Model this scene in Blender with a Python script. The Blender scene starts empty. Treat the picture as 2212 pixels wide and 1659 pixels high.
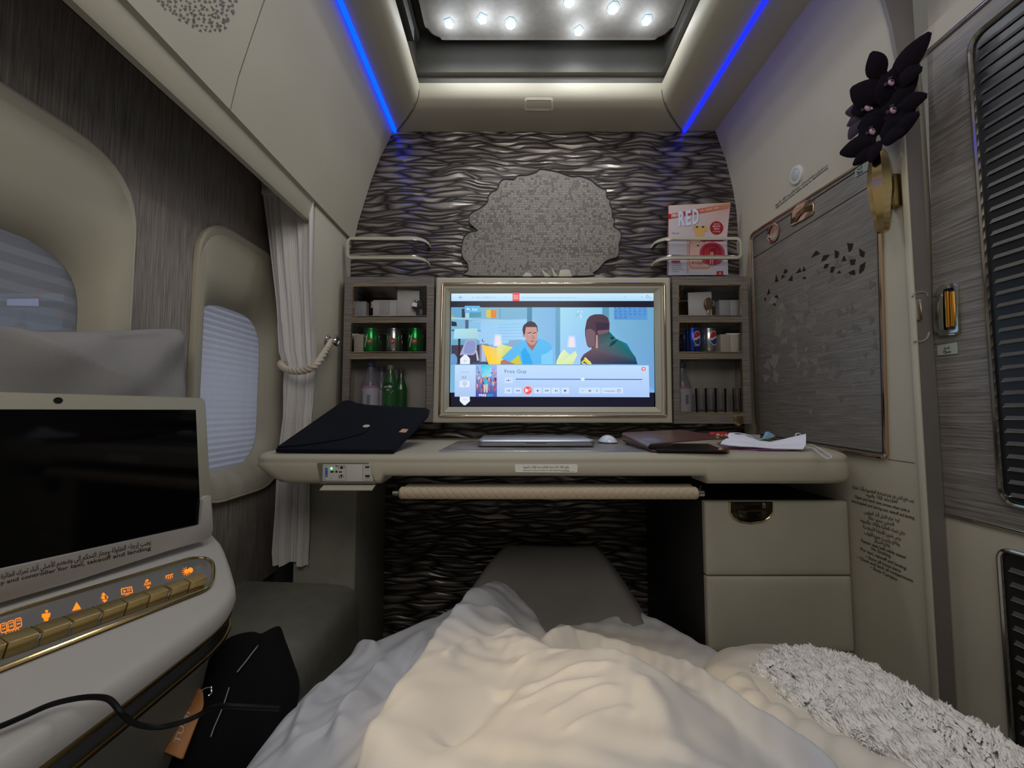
import bpy, bmesh, math, random
import numpy as np
from mathutils import Vector, Matrix
random.seed(7)
SC = bpy.context.scene
COL = SC.collection
EYE = 0.85                      # camera height above the floor, metres
PITCH = math.radians(3.5)
F = 900.0                       # focal length in pixels of the 2212x1659 frame
# ------------------------------------------------------------ camera
cd = bpy.data.cameras.new('camera'); cam = bpy.data.objects.new('camera', cd); COL.objects.link(cam)
cam.location = (0, 0, EYE); cam.rotation_euler = (math.pi/2 + PITCH, 0, 0)
cd.sensor_width = 36; cd.lens = F/2212*36; cd.clip_start = 0.02
SC.camera = cam
# ------------------------------------------------------------ world, exposure
w = bpy.data.worlds.new('world'); SC.world = w; w.use_nodes = True
bgn = w.node_tree.nodes['Background']; bgn.inputs[0].default_value = (1.0, 0.955, 0.87, 1); bgn.inputs[1].default_value = 0.13
SC.view_settings.view_transform = 'Standard'; SC.view_settings.look = 'None'
SC.view_settings.gamma = 1; SC.view_settings.use_curve_mapping = False
SC.view_settings.exposure = -0.2
SC.cycles.max_bounces = 8; SC.cycles.transparent_max_bounces = 16; SC.cycles.use_denoising = True
SC.cycles.sample_clamp_indirect = 4; SC.cycles.blur_glossy = 0.5; SC.cycles.caustics_refractive = False

def lamp(name, kind, loc, power, color=(1, 1, 1), size=.02, aim=None, **k):
    l = bpy.data.lights.new(name, kind); l.energy = power; l.color = color
    if kind == 'AREA': l.shape = 'RECTANGLE'; l.size = size[0]; l.size_y = size[1]
    else: l.shadow_soft_size = size
    for a, b in k.items(): setattr(l, a, b)
    o = bpy.data.objects.new(name, l); COL.objects.link(o); o.location = loc
    if aim is not None: o.rotation_euler = (Vector(aim)-Vector(loc)).to_track_quat('-Z', 'Y').to_euler()
    return o
def W(x, y, dz): return Vector((x, y, EYE+dz))
# unseen area fill added for soft cabin light, aimed at the desk; the passenger's warm reading lamp
lamp('cabin_fill', 'AREA', W(0.10, -0.40, .88), 6.8, (1.0, .965, .88), (.9, .6), aim=W(0.1, 1.1, -.02))
lamp('reading_lamp', 'SPOT', W(-.34, .10, .50), 27.0, (1.0, .70, .28), .02, aim=W(.05, .60, -.38), spot_size=math.radians(30), spot_blend=.9)

# ------------------------------------------------------------ pixel -> place on a real plane
cP, sP = math.cos(PITCH), math.sin(PITCH)
def ray(px, py):
    a = (px-1106)/F; v = (829.5-py)/F
    return Vector((a, cP - v*sP, sP + v*cP))
def O_(v): return Vector((v.x, v.y, v.z+EYE))
def PY(px, py, Y): r = ray(px, py); return O_(r*(Y/r.y))
def PX(px, py, X): r = ray(px, py); return O_(r*(X/r.x))
def PZ(px, py, dz): r = ray(px, py); return O_(r*(dz/r.z))
def PL(px, py, Q, n):
    r = ray(px, py); q = Vector((Q[0], Q[1], Q[2]-EYE)); return O_(r*(q.dot(n)/r.dot(n)))

# ------------------------------------------------------------ materials
def srgb(r, g, b):
    f = lambda c: (c/255/12.92 if c/255 <= .04045 else ((c/255+.055)/1.055)**2.4)
    return (f(r), f(g), f(b))
def nt(name):
    m = bpy.data.materials.new(name); m.use_nodes = True
    t = m.node_tree; return m, t, t.nodes['Principled BSDF']
def M(name, col, rough=.5, metal=0, var=0, vscale=6, stretch=(1, 1, 1), bump=0, bscale=400, bstretch=None, sheen=0, coat=0,
      emit=None, es=1, trans=0, alpha=1, spec=None, ior=None, detail=3):
    m, t, p = nt(name); N = t.nodes; L = t.links
    p.inputs['Base Color'].default_value = (*col, 1); p.inputs['Roughness'].default_value = rough; p.inputs['Metallic'].default_value = metal
    if spec is not None: p.inputs['Specular IOR Level'].default_value = spec
    if ior: p.inputs['IOR'].default_value = ior
    if sheen: p.inputs['Sheen Weight'].default_value = sheen; p.inputs['Sheen Roughness'].default_value = .4
    if coat: p.inputs['Coat Weight'].default_value = coat; p.inputs['Coat Roughness'].default_value = .08
    if emit: p.inputs['Emission Color'].default_value = (*emit, 1); p.inputs['Emission Strength'].default_value = es
    if trans: p.inputs['Transmission Weight'].default_value = trans
    if alpha < 1: p.inputs['Alpha'].default_value = alpha
    tc = N.new('ShaderNodeTexCoord')
    def noise(sc, st, det=detail):
        mp = N.new('ShaderNodeMapping'); mp.inputs['Scale'].default_value = st; L.new(tc.outputs['Object'], mp.inputs[0])
        n = N.new('ShaderNodeTexNoise'); n.inputs['Scale'].default_value = sc; n.inputs['Detail'].default_value = det
        L.new(mp.outputs[0], n.inputs['Vector']); return n.outputs['Fac']
    if var:
        n = noise(vscale, stretch); r = N.new('ShaderNodeMapRange'); r.inputs[1].default_value = .3; r.inputs[2].default_value = .7
        r.inputs[3].default_value = 1-var; r.inputs[4].default_value = 1+var; L.new(n, r.inputs[0])
        mx = N.new('ShaderNodeVectorMath'); mx.operation = 'SCALE'; mx.inputs[0].default_value = col; L.new(r.outputs[0], mx.inputs['Scale'])
        L.new(mx.outputs[0], p.inputs['Base Color'])
    if bump:
        b = N.new('ShaderNodeBump'); b.inputs['Strength'].default_value = bump; b.inputs['Distance'].default_value = .001
        L.new(noise(bscale, bstretch or stretch), b.inputs['Height']); L.new(b.outputs[0], p.inputs['Normal'])
    return m
CREAM = M('cream_leather', (.43, .395, .305), .5, var=.03, bump=.25, bscale=700)
CREAM2 = M('cream_shell', (.45, .415, .325), .6, var=.03, bump=.15, bscale=500)
CREAML = M('cream_frame_paint', (.48, .455, .355), .42, var=.02)
GREY_TRIM = M('taupe_door_edge', (.17, .155, .145), .5, var=.04, bump=.15, bscale=600)
DARKC = M('charcoal_liner', (.055, .053, .048), .8, var=.1, bump=.3, bscale=300)
DARKV = M('dark_ceiling_liner', (.085, .08, .07), .8, var=.1, bump=.2, bscale=300)
BLACK = M('black_plastic', (.008, .008, .009), .35)
BLACKG = M('black_glass', (.002, .002, .0025), .06, spec=.25)
GOLD = M('polished_brass', (.60, .46, .22), .16, 1, var=.05)
ROSE = M('polished_rose_gold', (.62, .47, .36), .12, 1)
NICKEL = M('polished_nickel', (.52, .50, .46), .14, 1)
def wood(name, c1, c2, st, dist=.6):
    m, t, p = nt(name); N = t.nodes; L = t.links
    tc = N.new('ShaderNodeTexCoord'); mp = N.new('ShaderNodeMapping'); mp.inputs['Scale'].default_value = st
    L.new(tc.outputs['Object'], mp.inputs[0])
    n = N.new('ShaderNodeTexNoise'); n.inputs['Scale'].default_value = 1; n.inputs['Detail'].default_value = 6; n.inputs['Roughness'].default_value = .65
    n.inputs['Distortion'].default_value = dist
    L.new(mp.outputs[0], n.inputs['Vector'])
    r = N.new('ShaderNodeValToRGB'); r.color_ramp.elements[0].position = .33; r.color_ramp.elements[1].position = .68
    r.color_ramp.elements[0].color = (*c1, 1); r.color_ramp.elements[1].color = (*c2, 1)
    L.new(n.outputs['Fac'], r.inputs[0])
    n2 = N.new('ShaderNodeTexNoise'); n2.inputs['Scale'].default_value = 4; n2.inputs['Detail'].default_value = 2
    L.new(tc.outputs['Object'], n2.inputs['Vector'])
    mr = N.new('ShaderNodeMapRange'); mr.inputs[3].default_value = .85; mr.inputs[4].default_value = 1.15; L.new(n2.outputs['Fac'], mr.inputs[0])
    mx = N.new('ShaderNodeVectorMath'); mx.operation = 'SCALE'; L.new(r.outputs[0], mx.inputs[0]); L.new(mr.outputs[0], mx.inputs['Scale'])
    L.new(mx.outputs[0], p.inputs['Base Color'])
    b = N.new('ShaderNodeBump'); b.inputs['Strength'].default_value = .45; b.inputs['Distance'].default_value = .001
    L.new(n.outputs['Fac'], b.inputs['Height']); L.new(b.outputs[0], p.inputs['Normal'])
    p.inputs['Roughness'].default_value = .42
    return m
WOODV = wood('taupe_wood_vertical', (.135, .116, .102), (.37, .33, .295), (30, 330, 9))
WOODH = wood('taupe_wood_horizontal', (.085, .072, .062), (.26, .225, .20), (9, 9, 420))
WOODP = wood('taupe_wood_panel', (.105, .092, .080), (.235, .215, .19), (9, 11, 380))
WOODD = wood('taupe_wood_door', (.088, .078, .069), (.28, .255, .228), (9, 9, 330))

def wave_mat():
    m, t, p = nt('carved_wave_relief'); N = t.nodes; L = t.links
    tc = N.new('ShaderNodeTexCoord')
    n = N.new('ShaderNodeTexNoise'); n.inputs['Scale'].default_value = 6; n.inputs['Detail'].default_value = 1.5
    L.new(tc.outputs['Object'], n.inputs['Vector'])
    s = N.new('ShaderNodeVectorMath'); s.operation = 'SUBTRACT'; s.inputs[1].default_value = (.5, .5, .5); L.new(n.outputs['Color'], s.inputs[0])
    q = N.new('ShaderNodeVectorMath'); q.operation = 'MULTIPLY'; q.inputs[1].default_value = (.02, 0, .050); L.new(s.outputs[0], q.inputs[0])
    a = N.new('ShaderNodeVectorMath'); a.operation = 'ADD'; L.new(tc.outputs['Object'], a.inputs[0]); L.new(q.outputs[0], a.inputs[1])
    mp = N.new('ShaderNodeMapping'); mp.inputs['Scale'].default_value = (7.5, 0, 62); L.new(a.outputs[0], mp.inputs[0])
    v = N.new('ShaderNodeTexVoronoi'); v.voronoi_dimensions = '3D'; v.feature = 'DISTANCE_TO_EDGE'; v.inputs['Scale'].default_value = 1
    L.new(mp.outputs[0], v.inputs['Vector'])
    r = N.new('ShaderNodeValToRGB'); e = r.color_ramp.elements
    e[0].position = 0; e[0].color = (0, 0, 0, 1); e[1].position = .42; e[1].color = (1, 1, 1, 1)
    r.color_ramp.interpolation = 'B_SPLINE'
    L.new(v.outputs['Distance'], r.inputs[0])
    b = N.new('ShaderNodeBump'); b.inputs['Strength'].default_value = 1; b.inputs['Distance'].default_value = .007
    L.new(r.outputs[0], b.inputs['Height']); L.new(b.outputs[0], p.inputs['Normal'])
    c = N.new('ShaderNodeValToRGB'); c.color_ramp.elements[0].color = (.026, .021, .019, 1); c.color_ramp.elements[1].color = (.30, .262, .235, 1)
    c.color_ramp.elements[0].position = .02; c.color_ramp.elements[1].position = .30
    L.new(v.outputs['Distance'], c.inputs[0]); L.new(c.outputs[0], p.inputs['Base Color'])
    p.inputs['Roughness'].default_value = .30; p.inputs['Metallic'].default_value = .45
    return m
WAVE = wave_mat()
def ink(name, emission=0, rough=.55):
    m, t, p = nt(name); N = t.nodes; L = t.links
    a = N.new('ShaderNodeAttribute'); a.attribute_name = 'Col'
    if emission:
        p.inputs['Base Color'].default_value = (.01, .01, .01, 1); p.inputs['Roughness'].default_value = .25; p.inputs['Specular IOR Level'].default_value = .3
        L.new(a.outputs['Color'], p.inputs['Emission Color']); p.inputs['Emission Strength'].default_value = emission
    else:
        L.new(a.outputs['Color'], p.inputs['Base Color']); p.inputs['Roughness'].default_value = rough
    return m
INK = ink('printed_ink'); GLOSSINK = ink('glossy_print', rough=.3); SCREEN = ink('lit_screen', 1.18)
ICON = ink('backlit_icon', 1.6)
def glassy(name, tint=(1, 1, 1), rough=.02, gloss=.12):
    m = bpy.data.materials.new(name); m.use_nodes = True; t = m.node_tree; N = t.nodes; L = t.links; N.clear()
    o = N.new('ShaderNodeOutputMaterial'); mix = N.new('ShaderNodeMixShader'); tr = N.new('ShaderNodeBsdfTransparent'); g = N.new('ShaderNodeBsdfGlossy')
    tr.inputs[0].default_value = (*tint, 1); g.inputs['Roughness'].default_value = rough
    f = N.new('ShaderNodeFresnel'); f.inputs[0].default_value = 1.45
    ad = N.new('ShaderNodeMath'); ad.operation = 'ADD'; ad.inputs[1].default_value = gloss*.3; L.new(f.outputs[0], ad.inputs[0])
    L.new(ad.outputs[0], mix.inputs[0]); L.new(tr.outputs[0], mix.inputs[1]); L.new(g.outputs[0], mix.inputs[2]); L.new(mix.outputs[0], o.inputs[0])
    return m
GLASS = glassy('clear_glass', (.94, .94, .95), gloss=.0); CLEAR = glassy('clear_plastic', (.82, .83, .90), gloss=.2)
GREENG = glassy('green_bottle_glass', (.02, .34, .06), gloss=.25)

# ------------------------------------------------------------ mesh helpers
def NB(): return bmesh.new()
def obj(name, bm, mats, parent=None, angle=38, smooth=True, **tags):
    me = bpy.data.meshes.new(name)
    if isinstance(bm, bmesh.types.BMesh):
        bmesh.ops.recalc_face_normals(bm, faces=bm.faces) if not getattr(bm, 'keep', None) else None
        bm.to_mesh(me); bm.free()
    else: me = bm
    for mm in (mats if isinstance(mats, (list, tuple)) else [mats]): me.materials.append(mm)
    if smooth:
        me.polygons.foreach_set('use_smooth', [True]*len(me.polygons)); me.set_sharp_from_angle(angle=math.radians(angle))
    o = bpy.data.objects.new(name, me); COL.objects.link(o)
    if parent is not None: adopt(o, parent)
    for k, v in tags.items():
        if v: o[k] = v
    return o
def wloc(p):
    v = Vector(p.location); q = p.parent
    while q is not None: v = v + Vector(q.get('_b', (0, 0, 0))) if False else v; q = q.parent
    return v
def adopt(o, p):
    o.parent = p
    t = Vector((0, 0, 0))
    if p.type == 'EMPTY': t = Vector(p.location)
    o.matrix_parent_inverse = Matrix.Translation(-t)
def thing(name, label, cat, loc=(0, 0, 0), group=None):
    o = bpy.data.objects.new(name, None); COL.objects.link(o); o.location = loc; o.empty_display_size = .02
    o['label'] = label; o['category'] = cat
    if group: o['group'] = group
    return o
def tag(o, label, cat, group=None, kind=None):
    o['label'] = label; o['category'] = cat
    if group: o['group'] = group
    if kind: o['kind'] = kind
    return o
def struct(name, bm, m, parent=None, label=None, **k):
    o = obj(name, bm, m, parent, **k)
    if parent is None: o['kind'] = 'structure'
    if label: o['label'] = label
    return o
def dup(root, delta, label=None):
    r = root.copy(); COL.objects.link(r); r.location = Vector(root.location)+Vector(delta)
    if label: r['label'] = label
    for ch in list(root.children):
        c = ch.copy(); COL.objects.link(c); c.parent = r
        for g in list(ch.children):
            d = g.copy(); COL.objects.link(d); d.parent = c
    return r
def box(bm, lo, hi, bev=0, seg=2):
    r = bmesh.ops.create_cube(bm, size=1); vs = r['verts']
    for v in vs:
        for i in range(3): v.co[i] = lo[i] if v.co[i] < 0 else hi[i]
    if bev:
        es = list({e for v in vs for e in v.link_edges}); bmesh.ops.bevel(bm, geom=es, offset=bev, segments=seg, affect='EDGES', profile=.5)
    return bm
def wbox(bm, x0, x1, y0, y1, d0, d1, bev=0, seg=2): return box(bm, (min(x0, x1), min(y0, y1), EYE+min(d0, d1)), (max(x0, x1), max(y0, y1), EYE+max(d0, d1)), bev, seg)
def pbox(bm, a, b, Y, depth, bev=0, seg=2):
    "box whose front rectangle spans pixels a..b on the plane Y, going back by depth"
    p, q = PY(a[0], a[1], Y), PY(b[0], b[1], Y)
    return box(bm, (min(p.x, q.x), Y, min(p.z, q.z)), (max(p.x, q.x), Y+depth, max(p.z, q.z)), bev, seg)
def slab(bm, pts, vec, bev=0, seg=2):
    "closed polygon pts extruded by vec; bevel on the first face's rim"
    a = [bm.verts.new(p) for p in pts]; b = [bm.verts.new(Vector(p)+Vector(vec)) for p in pts]
    f = bm.faces.new(a); bm.faces.new(b[::-1]); n = len(a)
    for i in range(n): bm.faces.new((a[i], b[i], b[(i+1) % n], a[(i+1) % n]))
    if bev: bmesh.ops.bevel(bm, geom=list(f.edges), offset=bev, segments=seg, affect='EDGES', profile=.5)
    return bm
def rpoly(pts, r, seg=6):
    "round the corners of a 2-D polygon"
    out = []; n = len(pts)
    for i in range(n):
        p0, p1, p2 = (Vector(pts[(i+k) % n][:2]) for k in (-1, 0, 1))
        ri = r[i] if isinstance(r, (list, tuple)) else r
        a, b = p0-p1, p2-p1; t = min(ri, a.length*.49, b.length*.49)
        if t < 1e-6: out.append((p1.x, p1.y)); continue
        s, e = p1+a.normalized()*t, p1+b.normalized()*t
        for k in range(seg+1):
            u = k/seg; q = s.lerp(p1, u).lerp(p1.lerp(e, u), u); out.append((q.x, q.y))
    return out
def rrect(cx, cy, hx, hy, r, seg=8): return rpoly([(cx-hx, cy-hy), (cx+hx, cy-hy), (cx+hx, cy+hy), (cx-hx, cy+hy)], r, seg)
def catmull(pts, n=6, closed=False):
    P = [Vector(p) for p in pts]; out = []; m = len(P)
    for i in range(m if closed else m-1):
        g = (lambda k: P[k % m]) if closed else (lambda k: P[max(0, min(m-1, k))])
        a, b, c, d = g(i-1), g(i), g(i+1), g(i+2)
        for k in range(n):
            t = k/n; out.append(.5*((2*b)+(c-a)*t+(2*a-5*b+4*c-d)*t*t+(3*b-a-3*c+d)*t**3))
    if not closed: out.append(P[-1])
    return out
def tube(bm, pts, r, closed=False, seg=10, ry=None, up=None, caps=True):
    P = [Vector(p) for p in pts]; n = len(P); rings = []; prev = None
    for i in range(n):
        a = P[(i-1) % n] if closed or i else P[i]; b = P[(i+1) % n] if closed or i < n-1 else P[i]
        t = (b-a).normalized()
        u = Vector(up) if up is not None else (prev if prev is not None else (Vector((0, 0, 1)) if abs(t.z) < .9 else Vector((1, 0, 0))))
        u = (u - t*u.dot(t)); u = u.normalized() if u.length > 1e-6 else Vector((1, 0, 0)); prev = u; s = t.cross(u)
        rr = r[i] if isinstance(r, (list, tuple)) else r; r2 = (ry[i] if isinstance(ry, (list, tuple)) else ry) if ry else rr
        rings.append([bm.verts.new(P[i]+s*math.cos(2*math.pi*k/seg)*rr+u*math.sin(2*math.pi*k/seg)*r2) for k in range(seg)])
    for i in range(n if closed else n-1):
        A, B = rings[i], rings[(i+1) % n]
        for k in range(seg): bm.faces.new((A[k], A[(k+1) % seg], B[(k+1) % seg], B[k]))
    if not closed and caps: bm.faces.new(rings[0][::-1]); bm.faces.new(rings[-1])
    return bm
def loft(bm, rings, closed=True, cap0=False, cap1=False):
    R = [[bm.verts.new(p) for p in r] for r in rings]; n = len(R[0])
    for A, B in zip(R, R[1:]):
        for k in range(n if closed else n-1): bm.faces.new((A[k], A[(k+1) % n], B[(k+1) % n], B[k]))
    if cap0: bm.faces.new(R[0][::-1])
    if cap1: bm.faces.new(R[-1])
    return bm
def lathe(bm, prof, c, seg=24, sx=1, sy=1, ph=0):
    rings = [[Vector((c[0]+r*sx*math.cos(2*math.pi*k/seg+ph), c[1]+r*sy*math.sin(2*math.pi*k/seg+ph), c[2]+z)) for k in range(seg)] for r, z in prof]
    return loft(bm, rings, True, prof[0][0] > 1e-5, prof[-1][0] > 1e-5)
def inflate(bm, pts, n, T, back=0, rings=9, power=.5, wob=None):
    "rounded cushion-like solid over the closed outline pts, bulging T along n (and back along -n)"
    c = sum((Vector(p) for p in pts), Vector())/len(pts); n = Vector(n).normalized()
    R = []
    ss = [1-(k/rings)**1.6 for k in range(rings)]
    front = []
    for k in range(rings):
        s = math.cos(k/rings*math.pi/2); h = T*(max(0, 1-s*s))**power
        front.append([Vector(p)*s+c*(1-s)+n*(h+(wob(Vector(p)*s+c*(1-s))*min(1, (1-s)*6) if wob else 0)) for p in pts])
    bk = [[Vector(p)*s+c*(1-s)-n*(back*(max(0, 1-s*s))**power) for p in pts] for s in [math.cos(k/4*math.pi/2) for k in range(1, 4)]]
    allr = bk[::-1]+front
    V = [[bm.verts.new(p) for p in r] for r in allr]; m = len(pts)
    for A, B in zip(V, V[1:]):
        for k in range(m): bm.faces.new((A[k], A[(k+1) % m], B[(k+1) % m], B[k]))
    for r, sg, o in ((V[-1], 1, T), (V[0], -1, back)):
        q = bm.verts.new(c+n*sg*o+(n*wob(c) if wob and sg > 0 else Vector()))
        for k in range(m): bm.faces.new((r[k], r[(k+1) % m], q))
    return bm
def fill_holes(bm, outer, holes):
    es = []
    for lp in [outer]+holes:
        vs = [bm.verts.new(p) for p in lp]
        es += [bm.edges.new((vs[i], vs[(i+1) % len(vs)])) for i in range(len(vs))]
    bmesh.ops.triangle_fill(bm, edges=es, use_beauty=True)
    return bm
def extrude_all(bm, vec):
    r = bmesh.ops.extrude_face_region(bm, geom=bm.faces[:]); bmesh.ops.translate(bm, verts=[g for g in r['geom'] if isinstance(g, bmesh.types.BMVert)], vec=vec)
    return bm

# ------------------------------------------------------------ lettering
_tc = {}
def text_geo(s, bold=0):
    k = (s, bold)
    if k in _tc: return _tc[k]
    c = bpy.data.curves.new('lettering', 'FONT'); c.body = s; c.size = 1; c.resolution_u = 2; c.offset = bold
    o = bpy.data.objects.new('lettering', c); COL.objects.link(o)
    me = bpy.data.meshes.new_from_object(o.evaluated_get(bpy.context.evaluated_depsgraph_get()))
    v = [tuple(x.co[:2]) for x in me.vertices]; f = [tuple(p.vertices) for p in me.polygons]
    bpy.data.objects.remove(o); bpy.data.curves.remove(c); bpy.data.meshes.remove(me)
    _tc[k] = (v, f); return _tc[k]
_F4 = dict(zip('بتثجحخسشصضطظعغفقكلمنهيئ', (0xFE8F, 0xFE95, 0xFE99, 0xFE9D, 0xFEA1, 0xFEA5, 0xFEB1, 0xFEB5, 0xFEB9, 0xFEBD, 0xFEC1, 0xFEC5, 0xFEC9, 0xFECD, 0xFED1, 0xFED5, 0xFED9, 0xFEDD, 0xFEE1, 0xFEE5, 0xFEE9, 0xFEF1, 0xFE89)))
_F2 = dict(zip('اأإآةدذرزوىؤ', (0xFE8D, 0xFE83, 0xFE87, 0xFE81, 0xFE93, 0xFEA9, 0xFEAB, 0xFEAD, 0xFEAF, 0xFEED, 0xFEEF, 0xFE85)))
def ar(s):
    out = []; i = 0; joined = False
    while i < len(s):
        c = s[i]; nx = s[i+1] if i+1 < len(s) else ' '
        if c == 'ل' and nx in 'اأإ':
            b = {'ا': 0xFEFB, 'أ': 0xFEF7, 'إ': 0xFEF9}[nx]; out.append(chr(b+(1 if joined else 0))); joined = False; i += 2; continue
        nj = nx in _F4 or nx in _F2
        if c in _F4: out.append(chr(_F4[c]+((3 if nj else 1) if joined else (2 if nj else 0)))); joined = nj
        elif c in _F2: out.append(chr(_F2[c]+(1 if joined else 0))); joined = False
        else: out.append('\uFE80' if c == 'ء' else c); joined = False
        i += 1
    return ''.join(out[::-1])
class G:
    "flat coloured artwork laid on a surface given by a pixel -> point function"
    def __init__(s, fn, n, step=.0003): s.fn = fn; s.n = Vector(n); s.step = step; s.v = []; s.f = []; s.c = []; s.z = 1
    def pt(s, x, y): s.v.append(s.fn(x, y)+s.n*s.step*s.z); return len(s.v)-1
    def poly(s, pts, col, z=None, cols=None):
        if z is not None: s.z = z
        ids = [s.pt(*p) for p in pts]; s.f.append(ids); s.c.append([srgb(*c) for c in (cols or [col]*len(pts))]); return s
    def rect(s, x0, y0, x1, y1, col, z=None, col2=None, r=0):
        if r: return s.poly(rpoly([(x0, y0), (x1, y0), (x1, y1), (x0, y1)], r, 3), col, z)
        return s.poly([(x0, y0), (x1, y0), (x1, y1), (x0, y1)], col, z, [col, col, col2, col2] if col2 else None)
    def disc(s, x, y, r, col, z=None, ry=None, n=20): return s.poly([(x+r*math.cos(6.2832*k/n), y+(ry or r)*math.sin(6.2832*k/n)) for k in range(n)], col, z)
    def line(s, pts, w, col, z=None):
        for (a, b), (c, d) in zip(pts, pts[1:]):
            l = math.hypot(c-a, d-b) or 1; ux, uy = -(d-b)/l*w/2, (c-a)/l*w/2
            s.poly([(a+ux, b+uy), (c+ux, d+uy), (c-ux, d-uy), (a-ux, b-uy)], col, z)
        return s
    def text(s, t, x, y, size, col, z=None, U=(1, 0), V=(0, -1), align=0, width=None, bold=0):
        "baseline start at pixel x,y; U is the reading direction, V the upward direction, per unit"
        if z is not None: s.z = z
        v, f = text_geo(t, bold)
        if not v: return s
        x0 = min(a for a, _ in v); x1 = max(a for a, _ in v); k = size if width is None else width/(x1-x0)
        off = x0+(x1-x0)*align; ky = size
        base = len(s.v)
        for a, b in v: s.pt(x+(a-off)*k*U[0]+b*ky*V[0], y+(a-off)*k*U[1]+b*ky*V[1])
        for q in f: s.f.append([base+i for i in q]); s.c.append([srgb(*col)]*len(q))
        return s
    def build(s, name, mat, parent=None, **k):
        me = bpy.data.meshes.new(name); me.from_pydata(s.v, [], s.f); a = me.color_attributes.new('Col', 'FLOAT_COLOR', 'CORNER')
        fl = [x for c in s.c for q in c for x in (*q, 1)]; a.data.foreach_set('color', fl); me.update()
        return obj(name, me, mat, parent, smooth=False, **k)
# ============================================================ SETTING
YW = 1.44
# floor
bm = NB(); wbox(bm, -.85, .95, -.5, 1.5, -.85, -.90); struct('floor', bm, DARKC)
# carved relief wall at the foot end
bm = NB(); wbox(bm, -.85, .95, YW, YW+.04, -.85, 1.12); struct('wall_front', bm, WAVE)
# right shell: profile swept along the suite
RP = [(.80, -.85), (.80, .56), (.80, .64), (.797, .71), (.787, .79), (.766, .89), (.731, 1.0)]
LP = [(-.425, 1.0), (-.45, .945), (-.474, .893), (-.500, .82), (-.521, .747), (-.545, .66), (-.558, .592)]
def sweepY(bm, prof, y0, y1, th, steps=1):
    "prof (x,dz) list extruded in y; thickness th moves outward in x"
    q = [(x+th, d) for x, d in prof[::-1]]; ring = prof+q
    rings = [[W(x, y0+(y1-y0)*k/steps, d) for x, d in ring] for k in range(steps+1)]
    return loft(bm, rings, True, True, True)
bm = NB(); sweepY(bm, RP, .822, YW, .05); struct('wall_right', bm, CREAM2)
# strip of flat ceiling between right shell and blue light
bm = NB(); slab(bm, [W(.622, -.5, 1.0), W(.622, YW, 1.0), W(.735, YW, 1.0), W(.735, -.5, 1.0)], (0, 0, .02)); struct('trim_1', bm, CREAM2)
# header above the sliding door, and cream lower panel beside it
bm = NB(); wbox(bm, .845, .885, -.5, .80, .735, 1.12)
slab(bm, [W(.731, -.5, 1.0), W(.731, .80, 1.0), W(.84, .80, 1.0), W(.84, -.5, 1.0)], (0, 0, .02)); struct('wall_header', bm, CREAM2)
bm = NB(); wbox(bm, .845, .885, -.5, .80, -.85, .74); struct('wall_aisle', bm, DARKC)
# door post
bm = NB(); slab(bm, [W(.7975, .813, -.85), W(.7975, .813, .64), W(.794, .813, .71), W(.784, .813, .79), W(.763, .813, .89), W(.729, .813, 1.0), W(.831, .813, 1.0), W(.831, .813, -.85)], (0, .008, 0), .002); post = struct('trim_2', bm, GREY_TRIM)
bm = NB(); wbox(bm, .7935, .7978, .811, .823, -.85, .62, .0015)
struct('trim_3', bm, CREAML)
# cream cove around the ceiling recess (mitred)
A = [(0, 1.082), (0, 1.06), (.03, 1.042), (.10, 1.026), (.25, 1.012), (.5, 1.003), (.78, .999), (1, .997)]
XL0, XL1, XR0, XR1, YF0, YF1 = -.309, -.415, .498, .612, 1.32, 1.4395
bm = NB()
def U(a, d): 
    xl = XL0+(XL1-XL0)*a; xr = XR0+(XR1-XR0)*a; y = YF0+(YF1-YF0)*a
    return [W(xl, -.5, d), W(xl, y, d), W(xr, y, d), W(xr, -.5, d)]
loft(bm, [U(a, d) for a, d in A]+[U(1, 1.12), U(0, 1.12)], False)
cv = struct('ceiling', bm, CREAM2, angle=25)
# stitched seams at the two mitres
bm = NB()
for X0, X1 in ((XL0, XL1), (XR0, XR1)):
    for k in (-1, 1):
        tube(bm, [W(X0+(X1-X0)*a+k*.0022, YF0+(YF1-YF0)*a-.001, d-.0012) for a, d in A[1:]], .0009, seg=6)
struct('cove_seam', bm, DARKV, cv)
# recess liner
bm = NB()
fr = [W(XL0-.015, -.5, 1.08), W(XL0-.015, YF0+.015, 1.08), W(XR0+.015, YF0+.015, 1.08), W(XR0+.015, -.5, 1.08)]
up = [p+Vector((0, 0, .20)) for p in fr]
loft(bm, [fr, up], False); bm.faces.new([bm.verts.new(p) for p in up])
struct('ceiling_recess', bm, DARKV, cv)
bm = NB(); wbox(bm, XL0-.014, XL0+.012, -.5, 1.20, 1.115, 1.16, .003); wbox(bm, XL0-.014, XL0+.006, -.5, 1.29, 1.20, 1.24)
struct('recess_rail', bm, DARKC, cv)
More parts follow.
